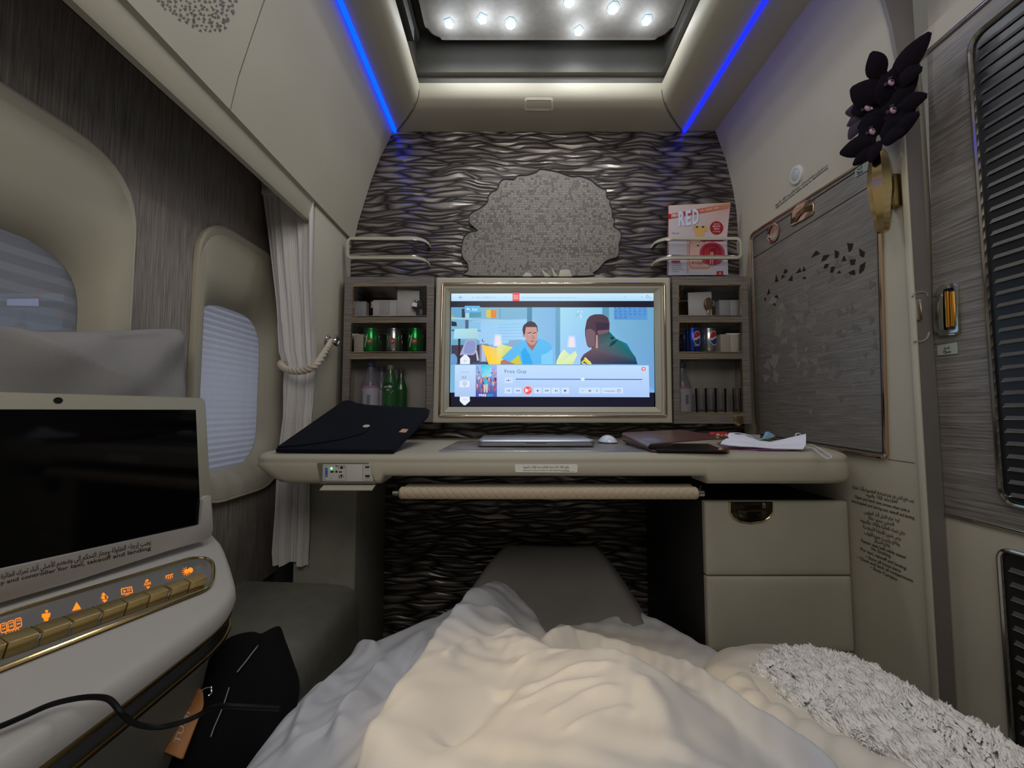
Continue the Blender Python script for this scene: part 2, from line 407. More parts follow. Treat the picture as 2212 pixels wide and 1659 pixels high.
# panel with crystal lamps
bm = NB(); sl = [W(x, y, 1.20) for x, y in rrect(.118, .42, .392, .865, .06)]
slab(bm, sl, (0, 0, .05), .012, 3)
M_PANEL = M('taupe_ceiling_panel', (.44, .40, .37), .7, var=.08, vscale=60, bump=.3, bscale=500)
star_panel = struct('trim_4', bm, M_PANEL)
star_panel['label'] = 'taupe ceiling panel set with glowing crystals'
CRY = M('lit_crystal', (.8, .9, 1), .1, emit=(.66, .86, 1.0), es=3.2)
CRYE = M('crystal_facet', (.35, .5, .6), .05, emit=(.25, .50, .68), es=1.0)
stars = [(970, 50, 'leftmost of the crystal lamps in the ceiling panel', 3), (1042, 40, 'second crystal lamp from the left', 3), (1103, 50, 'round crystal lamp third from the left, closest to the panel middle', 8),
         (1230, 3, 'crystal lamp cut by the top edge of the photo', 5), (1325, 17, 'large faceted crystal lamp on the right half of the panel', 7), (1250, 66, 'crystal lamp nearest the front edge of the panel', 3), (1397, 43, 'rightmost crystal lamp, squarish, near the panel corner', 4)]
more = [(-.08, .78), (.10, .66), (.28, .74), (.30, .5), (-.06, .4), (.15, .3), (.30, .15), (-.06, .05), (.08, -.1)]
def crystal(c, k, ph, label):
    t = thing('ceiling_crystal_lamp', label, 'ceiling light', c, 'crystal lamps in the ceiling panel')
    n = 5 if k == 3 else (6 if k == 4 else 8); r = .0155 if k in (7, 8) else .0145
    sx = 1.0; b = NB(); lathe(b, [(r*.55, 0), (r*.8, -.004), (r*.62, -.009), (r*.28, -.011)], c, n, 1, 1.25, ph); obj('crystal', b, CRY, t, angle=5)
    b = NB(); rr = [Vector((c[0]+r*1.08*math.cos(6.283*i/n+ph), c[1]+r*1.3*math.sin(6.283*i/n+ph), c[2]-.001)) for i in range(n)]
    tube(b, rr, .0018, True, 6)
    for p in rr[::2]: tube(b, [p, c+Vector((0, 0, -.0115))], .001, seg=5)
    obj('facet_rim', b, CRYE, t)
    return t
for i, (px, py, lab, k) in enumerate(stars):
    c = PZ(px, py, 1.1995); crystal(c, k, i*.7, lab)
    lamp('crystal_glow', 'SPOT', c-Vector((0, 0, .014)), 1.2, (.92, .95, .97), .012, aim=c-Vector((0, 0, 1)), spot_size=math.radians(172), spot_blend=.6); lamp('crystal_halo', 'POINT', c-Vector((0, 0, .035)), .16, (.82, .92, 1), .012)
for i, (x, y) in enumerate(more):
    lamp('crystal_glow', 'SPOT', W(x, y, 1.18), 1.25 if y > .45 else .5, (1, .985, .93), .015, aim=W(x, y, 0), spot_size=math.radians(172), spot_blend=.6); lamp('crystal_halo', 'POINT', W(x, y, 1.13), .13, (.9, .95, 1), .015)
# blue light strips
BL1 = M('blue_led', (0, .02, .2), .5, emit=(.0, .032, 1.0), es=5.5); BL2 = M('blue_led_dim', (0, .02, .2), .5, emit=(.004, .008, 1.0), es=4)
for side, p, q, m in (('left', (857, 287), (718, 0), BL1), ('right', (1474, 284), (1641, 0), BL2)):
    X = -.419 if side == 'left' else .617
    bm = NB(); wbox(bm, X-.0055, X+.0055, -.5, 1.436, .990, 1.004, .001)
    tag(obj('blue_light_strip', bm, m), 'glowing blue light strip along the %s edge of the ceiling' % side, 'light strip', 'blue ceiling light strips')
# sensor cover in the front cove
def cove_pt(px, py):
    r = ray(px, py)
    for (a0, d0), (a1, d1) in zip(A, A[1:]):
        y0, y1 = YF0+(YF1-YF0)*a0, YF0+(YF1-YF0)*a1
        # r*t on segment
        den = r.y*(d1-d0)-r.z*(y1-y0)
        if abs(den) < 1e-9: continue
        t = (y0*(d1-d0)-d0*(y1-y0))/den; yy = r.y*t
        if min(y0, y1)-1e-4 <= yy <= max(y0, y1)+1e-4 and min(d0, d1)-1e-4 <= r.z*t <= max(d0, d1)+1e-4: return O_(r*t)
    return PY(px, py, 1.38)
sn = Vector((0, -.35, -.94)); vt = thing('ceiling_vent', 'small rounded rectangular cover in the middle of the front cove', 'vent', cove_pt(1164, 240))
o8 = [cove_pt(x, y)+sn*.001 for x, y in rrect(1164, 226, 31, 15, 6, 4)]
i8 = [cove_pt(x, y)+sn*.001 for x, y in rrect(1164, 226, 27, 11, 4, 4)]
bm = NB(); loft(bm, [[p-sn*.002 for p in o8], o8, [p+sn*.0012 for p in i8], [p-sn*.001 for p in i8]], True); obj('vent_rim', bm, CREAM2, vt)
bm = NB(); loft(bm, [[p-sn*.0008 for p in i8]], True); bm.faces.new([bm.verts.new(p-sn*.0008) for p in i8]); obj('vent_cover', bm, M('vent_cover', (.36, .35, .32), .6), vt)

# ---- left: overhead bins, valance, wood side wall
def onprof(px, py, prof, off=0):
    r = ray(px, py)
    for (x0, d0), (x1, d1) in zip(prof, prof[1:]):
        den = r.x*(d1-d0)-r.z*(x1-x0)
        if abs(den) < 1e-9: continue
        t = (x0*(d1-d0)-d0*(x1-x0))/den
        if t > 0 and min(d0, d1)-1e-3 <= r.z*t <= max(d0, d1)+1e-3:
            return O_(r*(t*(1-off)))
    return O_(r)
bins = []
for nm, y0, y1, lab in (('overhead_bin', .7925, YW-.002, 'plain cream overhead bin door next to the carved wall'), ('overhead_bin', -.5, .7895, 'cream overhead bin door pierced with a triangle pattern')):
    bm = NB(); sweepY(bm, LP, y0, y1, -.03); bins.append(tag(obj('overhead_bin', bm, CREAM2), lab, 'overhead bin'))
g = G(lambda x, y: onprof(x, y, LP, .0), (.86, 0, -.5), .0008); random.seed(3)
tri = M('perforation_shadow', (.16, .15, .13), .8)
# triangular perforations thinning out towards the bottom
rows = [(8, 345, 510), (22, 350, 508), (34, 362, 500), (46, 385, 492), (58, 440, 482), (69, 455, 475)]
def tri_at(x, y, s, a):
    return [(x+s*math.cos(a+k*2.094+random.uniform(-.3, .3)), y+s*1.05*math.sin(a+k*2.094+random.uniform(-.3, .3))) for k in range(3)]
for yy in range(-60, 72, 9):
    lo = 340+max(0, yy)*.75+(0 if yy < 20 else (yy-20)*.9); hi = 512-max(0, yy)*.25-(0 if yy < 40 else (yy-40)*.6)
    xx = lo
    while xx < hi:
        if not (40 < yy < 55 and 400 < xx < 440) or random.random() < .5: g.poly(tri_at(xx+random.uniform(-3, 3), yy+random.uniform(-3, 3), random.uniform(3.2, 5.2), random.random()*6.28), (92, 86, 76))
        xx += random.uniform(8.5, 12)
me_ = g.build('perforations', INK, bins[1])
# valance lip under the bins
LIPP = [(-.559, .592), (-.5665, .588), (-.574, .545), (-.578, .537), (-.590, .536), (-.602, .56), (-.602, .60)]
bm = NB(); rings = [[W(x, y, d) for x, d in LIPP] for y in (-.5, 1.158)]; loft(bm, rings, True, True, True); struct('trim_5', bm, CREAM, label='cream valance lip under the overhead bins')
# wood side wall with two window openings
XS = -.73
WC = [(1.118, .115), (.585, .115)]
def wrr(c, hy, hz, r, x, dy=0, dd=0, seg=8): return [W(x, y+dy, d+dd) for y, d in rrect(c[0], c[1], hy, hz, r, seg)]
bm = NB()
fill_holes(bm, [W(XS, -.5, -.50), W(XS, 1.32, -.50), W(XS, 1.32, .68), W(XS, -.5, .68)], [wrr(c, .172, .332, .11, XS) for c in WC])
extrude_all(bm, (-.03, 0, 0)); struct('wall_left', bm, WOODV, smooth=False)
bm = NB(); wbox(bm, -1.02, -.60, -.5, 1.335, .66, .70); wbox(bm, -1.02, -1.0, -.5, 1.335, -.85, .70); wbox(bm, -1.02, -.604, 1.320, 1.335, -.85, .70); wbox(bm, -1.02, -.735, -.5, 1.32, -.53, -.505); wbox(bm, -1.02, -.76, -.51, -.49, -.53, .70); wbox(bm, -1.0, -.77, .84, .85, -.5, .66); struct('shell_baffle', bm, DARKC)  # unseen dark shell, extended to keep the daylight lamps from leaking past the wall
PC_ = PC0 = [(1.127, .058), (.594, .058)]
def blind_mat(name, col):
    m, t, p = nt(name); p.inputs['Base Color'].default_value = (*col, 1); p.inputs['Roughness'].default_value = .8; o = t.nodes['Material Output']
    tr = t.nodes.new('ShaderNodeBsdfTranslucent'); tr.inputs[0].default_value = (*col, 1); mx = t.nodes.new('ShaderNodeMixShader'); mx.inputs[0].default_value = .4
    t.links.new(p.outputs[0], mx.inputs[1]); t.links.new(tr.outputs[0], mx.inputs[2]); t.links.new(mx.outputs[0], o.inputs[0]); return m
lamp('daylight', 'AREA', W(-.97, PC0[0][0], PC0[0][1]), .9, (.86, .90, 1), (.40, .5), aim=W(0, PC0[0][0], PC0[0][1]))
lamp('daylight', 'AREA', W(-.97, PC0[1][0], PC0[1][1]), .40, (.86, .90, 1), (.40, .5), aim=W(0, PC0[1][0], PC0[1][1]))
BLIND = blind_mat('pleated_blind', (.62, .62, .64))
BLINDP = blind_mat('pleated_blind_bright', (.66, .67, .72))
for i, c in enumerate(WC):
    pc = PC_[i]; t = NB(); R = []
    o_ = lambda s, x, r: [W(x, c[0]+(y), c[1]+(d)) for y, d in rrect(0, 0, .186*s, .346*(1-(1-s)*.5), r, 8)]
    def mixr(u, x):
        A_ = rrect(c[0]+(.008 if i == 0 else 0), c[1], .192, .346, .125, 8); B_ = rrect(pc[0], pc[1], .136, .214, .105, 8)
        return [W(x, a[0]+(b[0]-a[0])*u, a[1]+(b[1]-a[1])*u) for a, b in zip(A_, B_)]
    R = [mixr(0, XS+.0005), mixr(-.004, XS+.009), mixr(.03, XS+.0135), mixr(.10, XS+.0125), mixr(.11, XS+.0115), mixr(.12, XS+.0125), mixr(.40, XS+.011), mixr(.58, XS+.006), mixr(.74, XS-.004), mixr(.88, XS-.019), mixr(.97, XS-.033), mixr(1.0, XS-.042)]
    wd = struct('window_%d' % (i+1), loft(NB(), R, True), CREAM, label='moulded cream window surround with stitched edge')
    # pleated blind
    b = NB(); hh = .225; npl = 28 if i == 0 else 16; pts = []
    dz0 = pc[1]-hh; st = 2*hh/npl
    ring = []
    for k in range(npl+1):
        d = dz0+st*k
        ring += [(d, 0.0), (d+st*.5, .006)] if k < npl else [(d, 0.0)]
    va = [b.verts.new(W(XS-.050+x, pc[0]-.15, d)) for d, x in ring]; vb = [b.verts.new(W(XS-.050+x, pc[0]+.15, d)) for d, x in ring]
    for k in range(len(ring)-1): b.faces.new((va[k], vb[k], vb[k+1], va[k+1]))
    obj('window_blind', b, BLINDP if i == 0 else BLIND, wd, smooth=False)
    b = NB(); b.faces.new([b.verts.new(p) for p in [W(XS-.041, y, d) for y, d in rrect(pc[0], pc[1], .136, .214, .105, 8)]]); obj('window_pane', b, GLASS, wd)
    if i == 1:
        g = G(lambda x, y: PX(x, y, XS-.0405), (1, 0, 0)); g.poly([(14, 646), (83, 645), (83, 661), (15, 660)], (185, 195, 235)); g.build('pane_sticker', INK, wd)
# cream column panel between curtain and carved wall, with the panel below it
bm = NB(); wbox(bm, -.60, -.567, 1.17, YW, -.095, .60, .004); struct('trim_7', bm, CREAM2)
bm = NB(); wbox(bm, -.60, -.43, 1.17, YW, -.85, -.165, .003)
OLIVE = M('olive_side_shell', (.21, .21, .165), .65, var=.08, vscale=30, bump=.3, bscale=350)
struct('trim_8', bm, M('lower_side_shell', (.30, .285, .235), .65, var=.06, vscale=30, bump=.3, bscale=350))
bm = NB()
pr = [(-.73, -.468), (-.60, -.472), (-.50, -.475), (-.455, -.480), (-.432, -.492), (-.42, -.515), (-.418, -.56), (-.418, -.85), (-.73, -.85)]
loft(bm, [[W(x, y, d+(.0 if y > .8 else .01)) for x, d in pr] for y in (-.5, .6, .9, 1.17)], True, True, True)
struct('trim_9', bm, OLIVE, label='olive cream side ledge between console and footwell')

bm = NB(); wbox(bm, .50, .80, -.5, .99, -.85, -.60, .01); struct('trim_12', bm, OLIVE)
# ============================================================ FRONT WALL THINGS
# tree-shaped medallion set in the carving
med = [(1020,597),(1012,585),(1010,570),(1002,560),(997,545),(999,528),(1004,512),(1016,503),(1031,500),(1029,496),(1016,484),(1014,468),(1022,460),(1040,450),(1053,438),(1055,426),(1062,417),(1074,411),(1080,396),(1090,389),(1110,390),(1118,382),(1140,380),(1158,374),(1166,368),(1186,370),(1205,374),(1222,380),(1236,384),(1252,383),(1275,391),(1288,402),(1300,409),(1308,412),(1310,428),(1317,434),(1316,442),(1321,455),(1322,470),(1327,478),(1324,490),(1338,500),(1341,512),(1336,528),(1336,545),(1330,557),(1312,562),(1302,570),(1292,582),(1280,590),(1262,597)]
def medal_mat():
    m, t, p = nt('medallion_mosaic'); N = t.nodes; L = t.links
    tc = N.new('ShaderNodeTexCoord'); mp = N.new('ShaderNodeMapping'); mp.inputs['Scale'].default_value = (1, 0, 1); L.new(tc.outputs['Object'], mp.inputs[0])
    v = N.new('ShaderNodeTexVoronoi'); v.inputs['Scale'].default_value = 210; v.distance = 'MANHATTAN'; L.new(mp.outputs[0], v.inputs['Vector'])
    r = N.new('ShaderNodeValToRGB'); r.color_ramp.elements[0].position = .45; r.color_ramp.elements[1].position = .55
    r.color_ramp.elements[0].color = (.27, .25, .225, 1); r.color_ramp.elements[1].color = (.165, .15, .135, 1); L.new(v.outputs['Distance'], r.inputs[0]); L.new(r.outputs[0], p.inputs['Base Color'])
    b = N.new('ShaderNodeBump'); b.inputs['Strength'].default_value = .4; b.inputs['Distance'].default_value = .001; L.new(v.outputs['Distance'], b.inputs['Height']); L.new(b.outputs[0], p.inputs['Normal'])
    p.inputs['Roughness'].default_value = .4; return m
mt = thing('wall_medallion', 'pale mosaic wall panel shaped like a tree crown above the television', 'wall panel', PY(1170, 595, YW))
mpts = catmull([PY(x, y, YW-.0005) for x, y in med], 3, True)
bm = NB(); slab(bm, [p-Vector((0, .0065, 0)) for p in mpts], (0, .006, 0), .002); obj('mosaic', bm, M('medallion_ground', (.20, .183, .165), .5, var=.06, vscale=12, stretch=(1, 1, 30)), mt)
g = G(lambda x, y: PY(x, y, YW-.0073), (0, -1, 0), .0002); random.seed(4)
def in_poly(x, y, P_):
    c = False; j = len(P_)-1
    for i in range(len(P_)):
        if (P_[i][1] > y) != (P_[j][1] > y) and x < (P_[j][0]-P_[i][0])*(y-P_[i][1])/(P_[j][1]-P_[i][1])+P_[i][0]: c = not c
        j = i
    return c
med_in = [(1168+(x-1168)*.965, 490+(y-490)*.965) for x, y in med]
yy = 370
while yy < 592:
    xx = 998+random.uniform(0, 5)
    while xx < 1342:
        if in_poly(xx, yy, med_in):
            a = random.random()*6.28; s_ = random.uniform(2.6, 4.2); v = random.choice((0, 0, 1)); k = random.randint(-8, 8)
            g.poly([(xx+s_*math.cos(a+q*2.09+random.uniform(-.35, .35)), yy+s_*math.sin(a+q*2.09)) for q in range(3)], (146+k, 139+k, 129+k) if v == 0 else (98+k, 92+k, 84+k), 1+random.random()*.6)
        xx += random.uniform(5.2, 7.2)
    yy += 5.4
g.build('mosaic_chips', INK, mt)
bm = NB(); tube(bm, [p-Vector((0, .0068, 0)) for p in mpts], .0022, True, 6); obj('carved_rim', bm, M('carved_rim', (.045, .04, .036), .4, .3), mt)
for q in ([(1206,597),(1210,583),(1230,582),(1236,597)], [(1128,597),(1136,588),(1146,590),(1150,597)], [(1168,580),(1190,597),(1176,597)], [(1190,575),(1205,597),(1196,597)]):
    bm = NB(); slab(bm, [PY(x, y, YW-.010) for x, y in q], (0, .004, 0), .0008); obj('trunk_relief', bm, CREAML, mt)

# television
YT = 1.335
tv = thing('television', 'wall television with cream and gold frame showing a paused film', 'television', PY(1194, 912, YT))
def prect(a, b, Y): return [PY(a[0], a[1], Y), PY(b[0], a[1], Y), PY(b[0], b[1], Y), PY(a[0], b[1], Y)]
def pquad(q, Y): return [PY(x, y, Y) for x, y in q]
o0 = [(943, 600), (1447, 600), (1452, 913), (935, 913)]; o1 = [(956, 613), (1435, 613), (1439, 899), (949, 899)]; o2 = [(962, 619), (1429, 619), (1432, 893), (956, 893)]; o3 = [(973, 633), (1412, 633), (1416, 879), (970, 879)]
bm = NB(); loft(bm, [[Vector((p.x, YW-.001, p.z)) for p in pquad(o0, YT+.002)], pquad(o0, YT+.002), pquad([(946, 603), (1444, 603), (1449, 910), (938, 910)], YT), pquad(o1, YT), pquad(o2, YT+.002), pquad([(965, 622), (1426, 622), (1429, 890), (959, 890)], YT-.001), pquad(o3, YT+.012), pquad(o3, YT+.02)], True)
obj('tv_frame', bm, CREAML, tv, angle=15)
bm = NB(); tube(bm, pquad(rpoly(o1, 4, 3), YT-.002), .0042, True, 10); obj('gold_bead', bm, ROSE, tv)
bm = NB(); slab(bm, pquad(o3, YT+.013), (0, .03, 0)); scr = obj('screen', bm, BLACKG, tv)
g = G(lambda x, y: PY(x, y, YT+.0129), (0, -1, 0), .00015)
c1 = lambda x, y: (960+x/9.217, 620+y/9.217)
c2 = lambda x, y: (1200+x/9.217, 620+y/9.217)
c3 = lambda x, y: (960+x/9.217, 770+y/9.217)
c4 = lambda x, y: (1200+x/9.217, 770+y/9.217)
def P(f, pts, col, z, cols=None): g.poly([f(*p) for p in pts], col, z, cols)
g.rect(974, 634, 1413, 878, (22, 20, 40), 1)
# film picture
g.poly([(974.5, 664), (1411.5, 664), (1414, 848), (972, 848)], None, 2, [(120, 175, 205), (120, 180, 210), (120, 175, 225), (120, 180, 215)])
P(c1, [(540, 670), (1650, 640), (1650, 1100), (700, 1160), (560, 800)], None, 3, [(150, 195, 232), (150, 205, 240), (165, 215, 250), (160, 200, 240), (150, 200, 240)])
for k in range(7): P(c1, [(1060, 740+k*62), (1640, 730+k*62), (1640, 740+k*62), (1060, 752+k*62)], (130, 190, 228), 4)
P(c1, [(1645, 405), (1745, 405), (1745, 900), (1645, 900)], (66, 138, 170), 4)
P(c1, [(1745, 405), (2212, 405), (2212, 1540), (1745, 1540)], None, 3, [(130, 185, 222), (120, 178, 222), (135, 185, 235), (150, 200, 240)])
P(c2, [(0, 405), (92, 405), (92, 1540), (0, 1540)], (100, 160, 195), 4)
P(c2, [(92, 410), (930, 410), (930, 1000), (930, 1540), (92, 1540)], None, 4, [(160, 215, 235), (140, 200, 235), (150, 195, 240), (160, 200, 250), (160, 205, 250)])
P(c2, [(930, 405), (1065, 405), (1065, 1100), (930, 1100)], (88, 150, 180), 4)
P(c2, [(1065, 405), (1955, 405), (1960, 2040), (1065, 1540)], None, 4, [(120, 180, 210), (105, 165, 200), (110, 160, 215), (130, 185, 240)])
# shelves
P(c1, [(135, 600), (700, 640), (1180, 650), (1180, 690), (700, 655), (135, 640)], (155, 205, 222), 5)
P(c1, [(1080, 420), (1130, 440), (1130, 640), (1085, 640)], (110, 165, 185), 5)
P(c1, [(140, 420), (340, 420), (340, 610), (140, 600)], (95, 160, 200), 4); P(c1, [(345, 430), (410, 430), (410, 610), (345, 610)], (38, 50, 80), 5)
P(c1, [(425, 520), (490, 520), (490, 620), (425, 620)], (170, 205, 220), 5); P(c1, [(500, 490), (730, 490), (730, 600), (500, 610)], (72, 148, 178), 5)
P(c1, [(835, 460), (925, 455), (925, 620), (835, 610)], (215, 190, 70), 6); P(c1, [(925, 455), (1040, 460), (1030, 625), (925, 620)], (220, 130, 45), 6)
P(c1, [(140, 540), (190, 560), (190, 600), (140, 600)], (190, 150, 60), 6)
P(c1, [(415, 655), (480, 655), (480, 830), (415, 830)], (75, 92, 125), 5); P(c1, [(140, 680), (240, 700), (250, 780), (140, 780)], (35, 40, 50), 5)
P(c1, [(490, 690), (720, 690), (720, 850), (490, 850)], (130, 190, 225), 5); P(c1, [(140, 845), (730, 865), (730, 880), (140, 880)], (75, 110, 145), 5)
# dark room area, lamp, chair
P(c1, [(135, 1160), (880, 1130), (880, 1540), (135, 1540)], (66, 58, 78), 5)
P(c1, [(700, 1130), (880, 1130), (900, 1500), (700, 1500)], (130, 135, 165), 6)
P(c1, [(135, 1060), (700, 1060), (700, 1150), (135, 1160)], (105, 165, 195), 5)
P(c1, [(275, 1030), (320, 1030), (310, 1500), (280, 1500)], (38, 34, 45), 7)
P(c1, [(205, 835), (650, 825), (690, 1030), (180, 1030)], None, 8, [(175, 225, 235), (170, 215, 215), (165, 205, 215), (165, 215, 240)])
P(c1, rpoly([(430, 1050), (640, 1050), (650, 1230), (600, 1360), (350, 1350), (300, 1370), (330, 1290)], 60, 4), (165, 170, 205), 9)
P(c1, rpoly([(450, 1070), (620, 1070), (625, 1220), (580, 1330), (370, 1320), (400, 1200)], 60, 4), (138, 148, 200), 10)
P(c1, [(620, 1270), (650, 1260), (690, 1460), (650, 1470)], (180, 190, 215), 9)
P(c1, [(740, 1150), (790, 1150), (830, 1480), (740, 1480)], (175, 190, 220), 8); g.disc(*c1(775, 1065), 3.5, (80, 110, 140), 8); g.disc(*c1(785, 1060), 2.4, (175, 210, 235), 9)
P(c1, rpoly([(135, 1330), (200, 1325), (255, 1400), (255, 1540), (135, 1540)], 40, 4), (105, 150, 205), 9)
P(c1, [(560, 1500), (840, 1490), (840, 1540), (560, 1540)], (60, 80, 120), 9)
# lamps and cushions
for f, x, y0, y1 in ((c1, 1065, 940, 1180), (c2, 320, 970, 1200)):
    for w_, cc in ((95, (190, 215, 248)), (70, (222, 222, 245)), (48, (240, 226, 236))): P(f, rpoly([(x-w_*.7, y0+(95-w_)), (x+w_*.7, y0+(95-w_)), (x+w_, y1), (x-w_, y1)], 22, 4), cc, 6+(95-w_)*.05)
P(c1, [(1280, 1065), (1560, 1050), (1450, 1200), (1270, 1200)], (140, 170, 205), 7)
P(c1, [(745, 1155), (1040, 1210), (1060, 1540), (880, 1540)], None, 10, [(250, 200, 60), (240, 200, 130), (250, 215, 70), (250, 205, 60)])
P(c1, [(1040, 1200), (1130, 1140), (1360, 1200), (1240, 1390), (1110, 1540), (1060, 1540)], None, 10, [(225, 225, 150), (220, 230, 160), (215, 215, 110), (205, 210, 110), (240, 220, 110), (250, 215, 70)])
P(c1, [(1480, 1350), (1540, 1540), (1260, 1540)], (205, 200, 70), 10)
P(c2, [(20, 1480), (80, 1350), (165, 1240), (280, 1350), (400, 1275), (430, 1360), (340, 1540), (10, 1540)], None, 10, [(225, 240, 190)]*3+[(210, 230, 190), (215, 240, 170), (220, 240, 190), (225, 225, 150), (215, 240, 170)])
# seated man in a light blue top
SK, SK2 = (196, 148, 140), (160, 110, 108)
P(c1, rpoly([(1590, 1060), (1660, 1040), (1740, 1100), (1850, 1020), (1990, 1060), (2110, 1130), (2155, 1220), (2150, 1540), (1540, 1540), (1490, 1340), (1300, 1500), (1130, 1420), (1310, 1250), (1470, 1110)], 30, 4), (92, 185, 240), 12)
P(c1, [(1520, 1300), (1600, 1200), (1700, 1350), (1760, 1540), (1560, 1540)], (48, 168, 235), 13)
P(c1, [(1930, 1350), (2020, 1330), (2155, 1230), (2150, 1540), (1930, 1540)], (128, 205, 250), 13)
P(c1, [(1620, 1060), (1680, 1040), (1830, 1060), (1855, 1090), (1750, 1270), (1660, 1170)], SK2, 14)
P(c1, rpoly([(1580, 800), (1840, 800), (1855, 930), (1830, 1080), (1790, 1150), (1710, 1160), (1640, 1080), (1590, 960)], 30, 4), SK, 15)
P(c1, rpoly([(1550, 850), (1570, 770), (1650, 700), (1720, 680), (1800, 710), (1850, 780), (1862, 900), (1845, 880), (1835, 800), (1720, 800), (1620, 800), (1600, 950), (1570, 940)], 18, 4), (62, 42, 60), 16)
P(c1, [(1555, 930), (1590, 950), (1600, 1010), (1570, 980)], SK2, 15)
for x in (1695, 1800): P(c1, [(x-45, 918), (x+40, 898), (x+40, 912), (x-40, 934)], (74, 48, 60), 16); P(c1, rpoly([(x-28, 938), (x+28, 930), (x+26, 950), (x-26, 955)], 8, 3), (225, 205, 210), 16); g.disc(*c1(x+4, 942), .95, (60, 45, 60), 17)
P(c1, [(1760, 940), (1800, 1030), (1745, 1035)], (176, 124, 122), 16); P(c1, [(1710, 1075), (1790, 1070), (1770, 1092), (1725, 1094)], (150, 84, 100), 16)
P(c1, rpoly([(1110, 1540), (1130, 1470), (1200, 1440), (1260, 1480), (1400, 1530), (1400, 1540)], 20, 3), (176, 118, 105), 13)
# man seen from behind in a dark green jacket
P(c2, rpoly([(500, 1540), (500, 1420), (560, 1340), (720, 1230), (850, 940), (1060, 880), (1200, 1030), (1420, 1130), (1520, 1300), (1590, 1400), (1620, 1540)], 25, 4), None, 12, None) if False else None
P(c2, [(495, 1540), (500, 1430), (560, 1340), (700, 1250), (760, 1150), (840, 920), (1060, 880), (1200, 1030), (1420, 1130), (1510, 1290), (1590, 1400), (1630, 1540)], None, 12, [(80, 70, 92), (84, 70, 85), (96, 78, 92), (104, 82, 92), (100, 84, 98), (60, 62, 82), (20, 84, 90), (22, 110, 112), (25, 125, 142), (15, 110, 135), (20, 96, 110), (14, 52, 84)])
P(c2, rpoly([(620, 660), (680, 580), (780, 545), (930, 545), (1040, 610), (1075, 720), (1070, 850), (1060, 900), (840, 960), (760, 1200), (660, 1210), (620, 1150), (585, 950), (585, 840)], 30, 4), (74, 52, 68), 13)
P(c2, rpoly([(600, 850), (700, 830), (790, 900), (780, 1180), (670, 1200), (625, 1140), (595, 960)], 30, 4), (116, 92, 104), 14)
P(c2, rpoly([(790, 700), (1060, 720), (1060, 860), (810, 890)], 40, 4), (52, 40, 64), 14)
P(c2, [(830, 870), (1050, 850), (1060, 900), (850, 960)], (120, 86, 100), 15)
P(c2, [(805, 960), (835, 960), (838, 1220), (800, 1220)], (190, 150, 145), 16)
P(c2, [(1060, 1200), (1110, 1100), (1240, 1040), (1180, 1130)], (14, 60, 72), 15); P(c2, [(1080, 1000), (1180, 990), (1120, 1060)], (16, 48, 62), 15)
P(c2, [(505, 1500), (580, 1430), (690, 1480), (710, 1540), (640, 1540), (570, 1480), (520, 1530)], (214, 208, 70), 15); P(c2, [(560, 1410), (600, 1405), (720, 1530), (700, 1540)], (240, 225, 150), 15)
P(c2, [(540, 1510), (600, 1530), (610, 1540), (530, 1540)], (225, 205, 200), 16)
# calendar, keys
P(c2, [(1165, 410), (1825, 410), (1825, 655), (1165, 650)], (86, 148, 212), 6)
for r_, row in enumerate((' 7  8  9 10 11 12 13'.split(), '14 15 16 17 18 19 20'.split(), '21 22 23 24 25 26 27'.split(), '28 29 30'.split())):
    for k, n_ in enumerate(row): g.text(n_, *c2(1175+k*96, (438, 503, 560, 625)[r_]), 5.2, (40, 78, 150), 7)
P(c2, [(365, 630), (460, 520), (520, 455), (470, 530)], (110, 160, 180), 6); P(c2, [(480, 530), (500, 530), (530, 610), (510, 650)], (190, 225, 235), 7)
g.disc(*c2(460, 497), 2, (190, 235, 250), 7); g.disc(*c2(518, 492), 2, (190, 235, 250), 7)
# status bar
g.poly([(975, 634.5), (1411, 634), (1411, 650.5), (975, 651)], None, 18, [(205, 232, 250), (200, 232, 252), (170, 215, 245), (180, 215, 245)])
g.line([c1(275, 210), c1(365, 210)], .7, (80, 95, 125), 19); g.line([c1(300, 178), c1(335, 210), c1(305, 243)], .7, (80, 95, 125), 19)
for x in (565, 1220): g.disc(*c1(x, 210), .9, (110, 140, 175), 19)
g.text('Time to DXB 4h 17m', *c1(620, 225), 4.6, (125, 155, 195), 19, width=45)
P(c1, [(1357, 122), (1495, 122), (1495, 285), (1357, 285)], (226, 74, 82), 19)
for k, s_ in enumerate(('NEWS', 'WORLD', 'SERVICE')): g.text(s_, *c1(1375, 185+k*30), 2.7, (255, 225, 230), 20, width=11, bold=.01)
g.text('Snake Island: Ukraine says troops who swore at Russian warship are alive', *c1(1535, 228), 4.6, (135, 162, 200), 19, width=119)
g.disc(*c2(1715, 203), .9, (110, 140, 175), 19)
for x, y, r_ in ((1825, 195, 3), (1880, 222, 1.9)): g.disc(*c2(x, y), r_, (90, 115, 150), 19); g.disc(*c2(x, y), r_*.72, (195, 228, 250), 20)
g.text('?', *c2(1515, 225), 5, (150, 180, 210), 19); g.line([c2(1350, 215), c2(1380, 215), c2(1390, 180)], .8, (140, 170, 205), 19)
# exit button
P(c1, rpoly([(405, 378), (712, 380), (712, 512), (405, 510)], 22, 4), (98, 176, 226), 19); g.text('Exit', *c1(558, 472), 7.4, (225, 242, 255), 20, bold=.008)
P(c1, [(440, 440), (470, 415), (470, 430), (500, 440), (512, 480), (490, 455), (470, 450), (470, 465)], (215, 238, 255), 20)
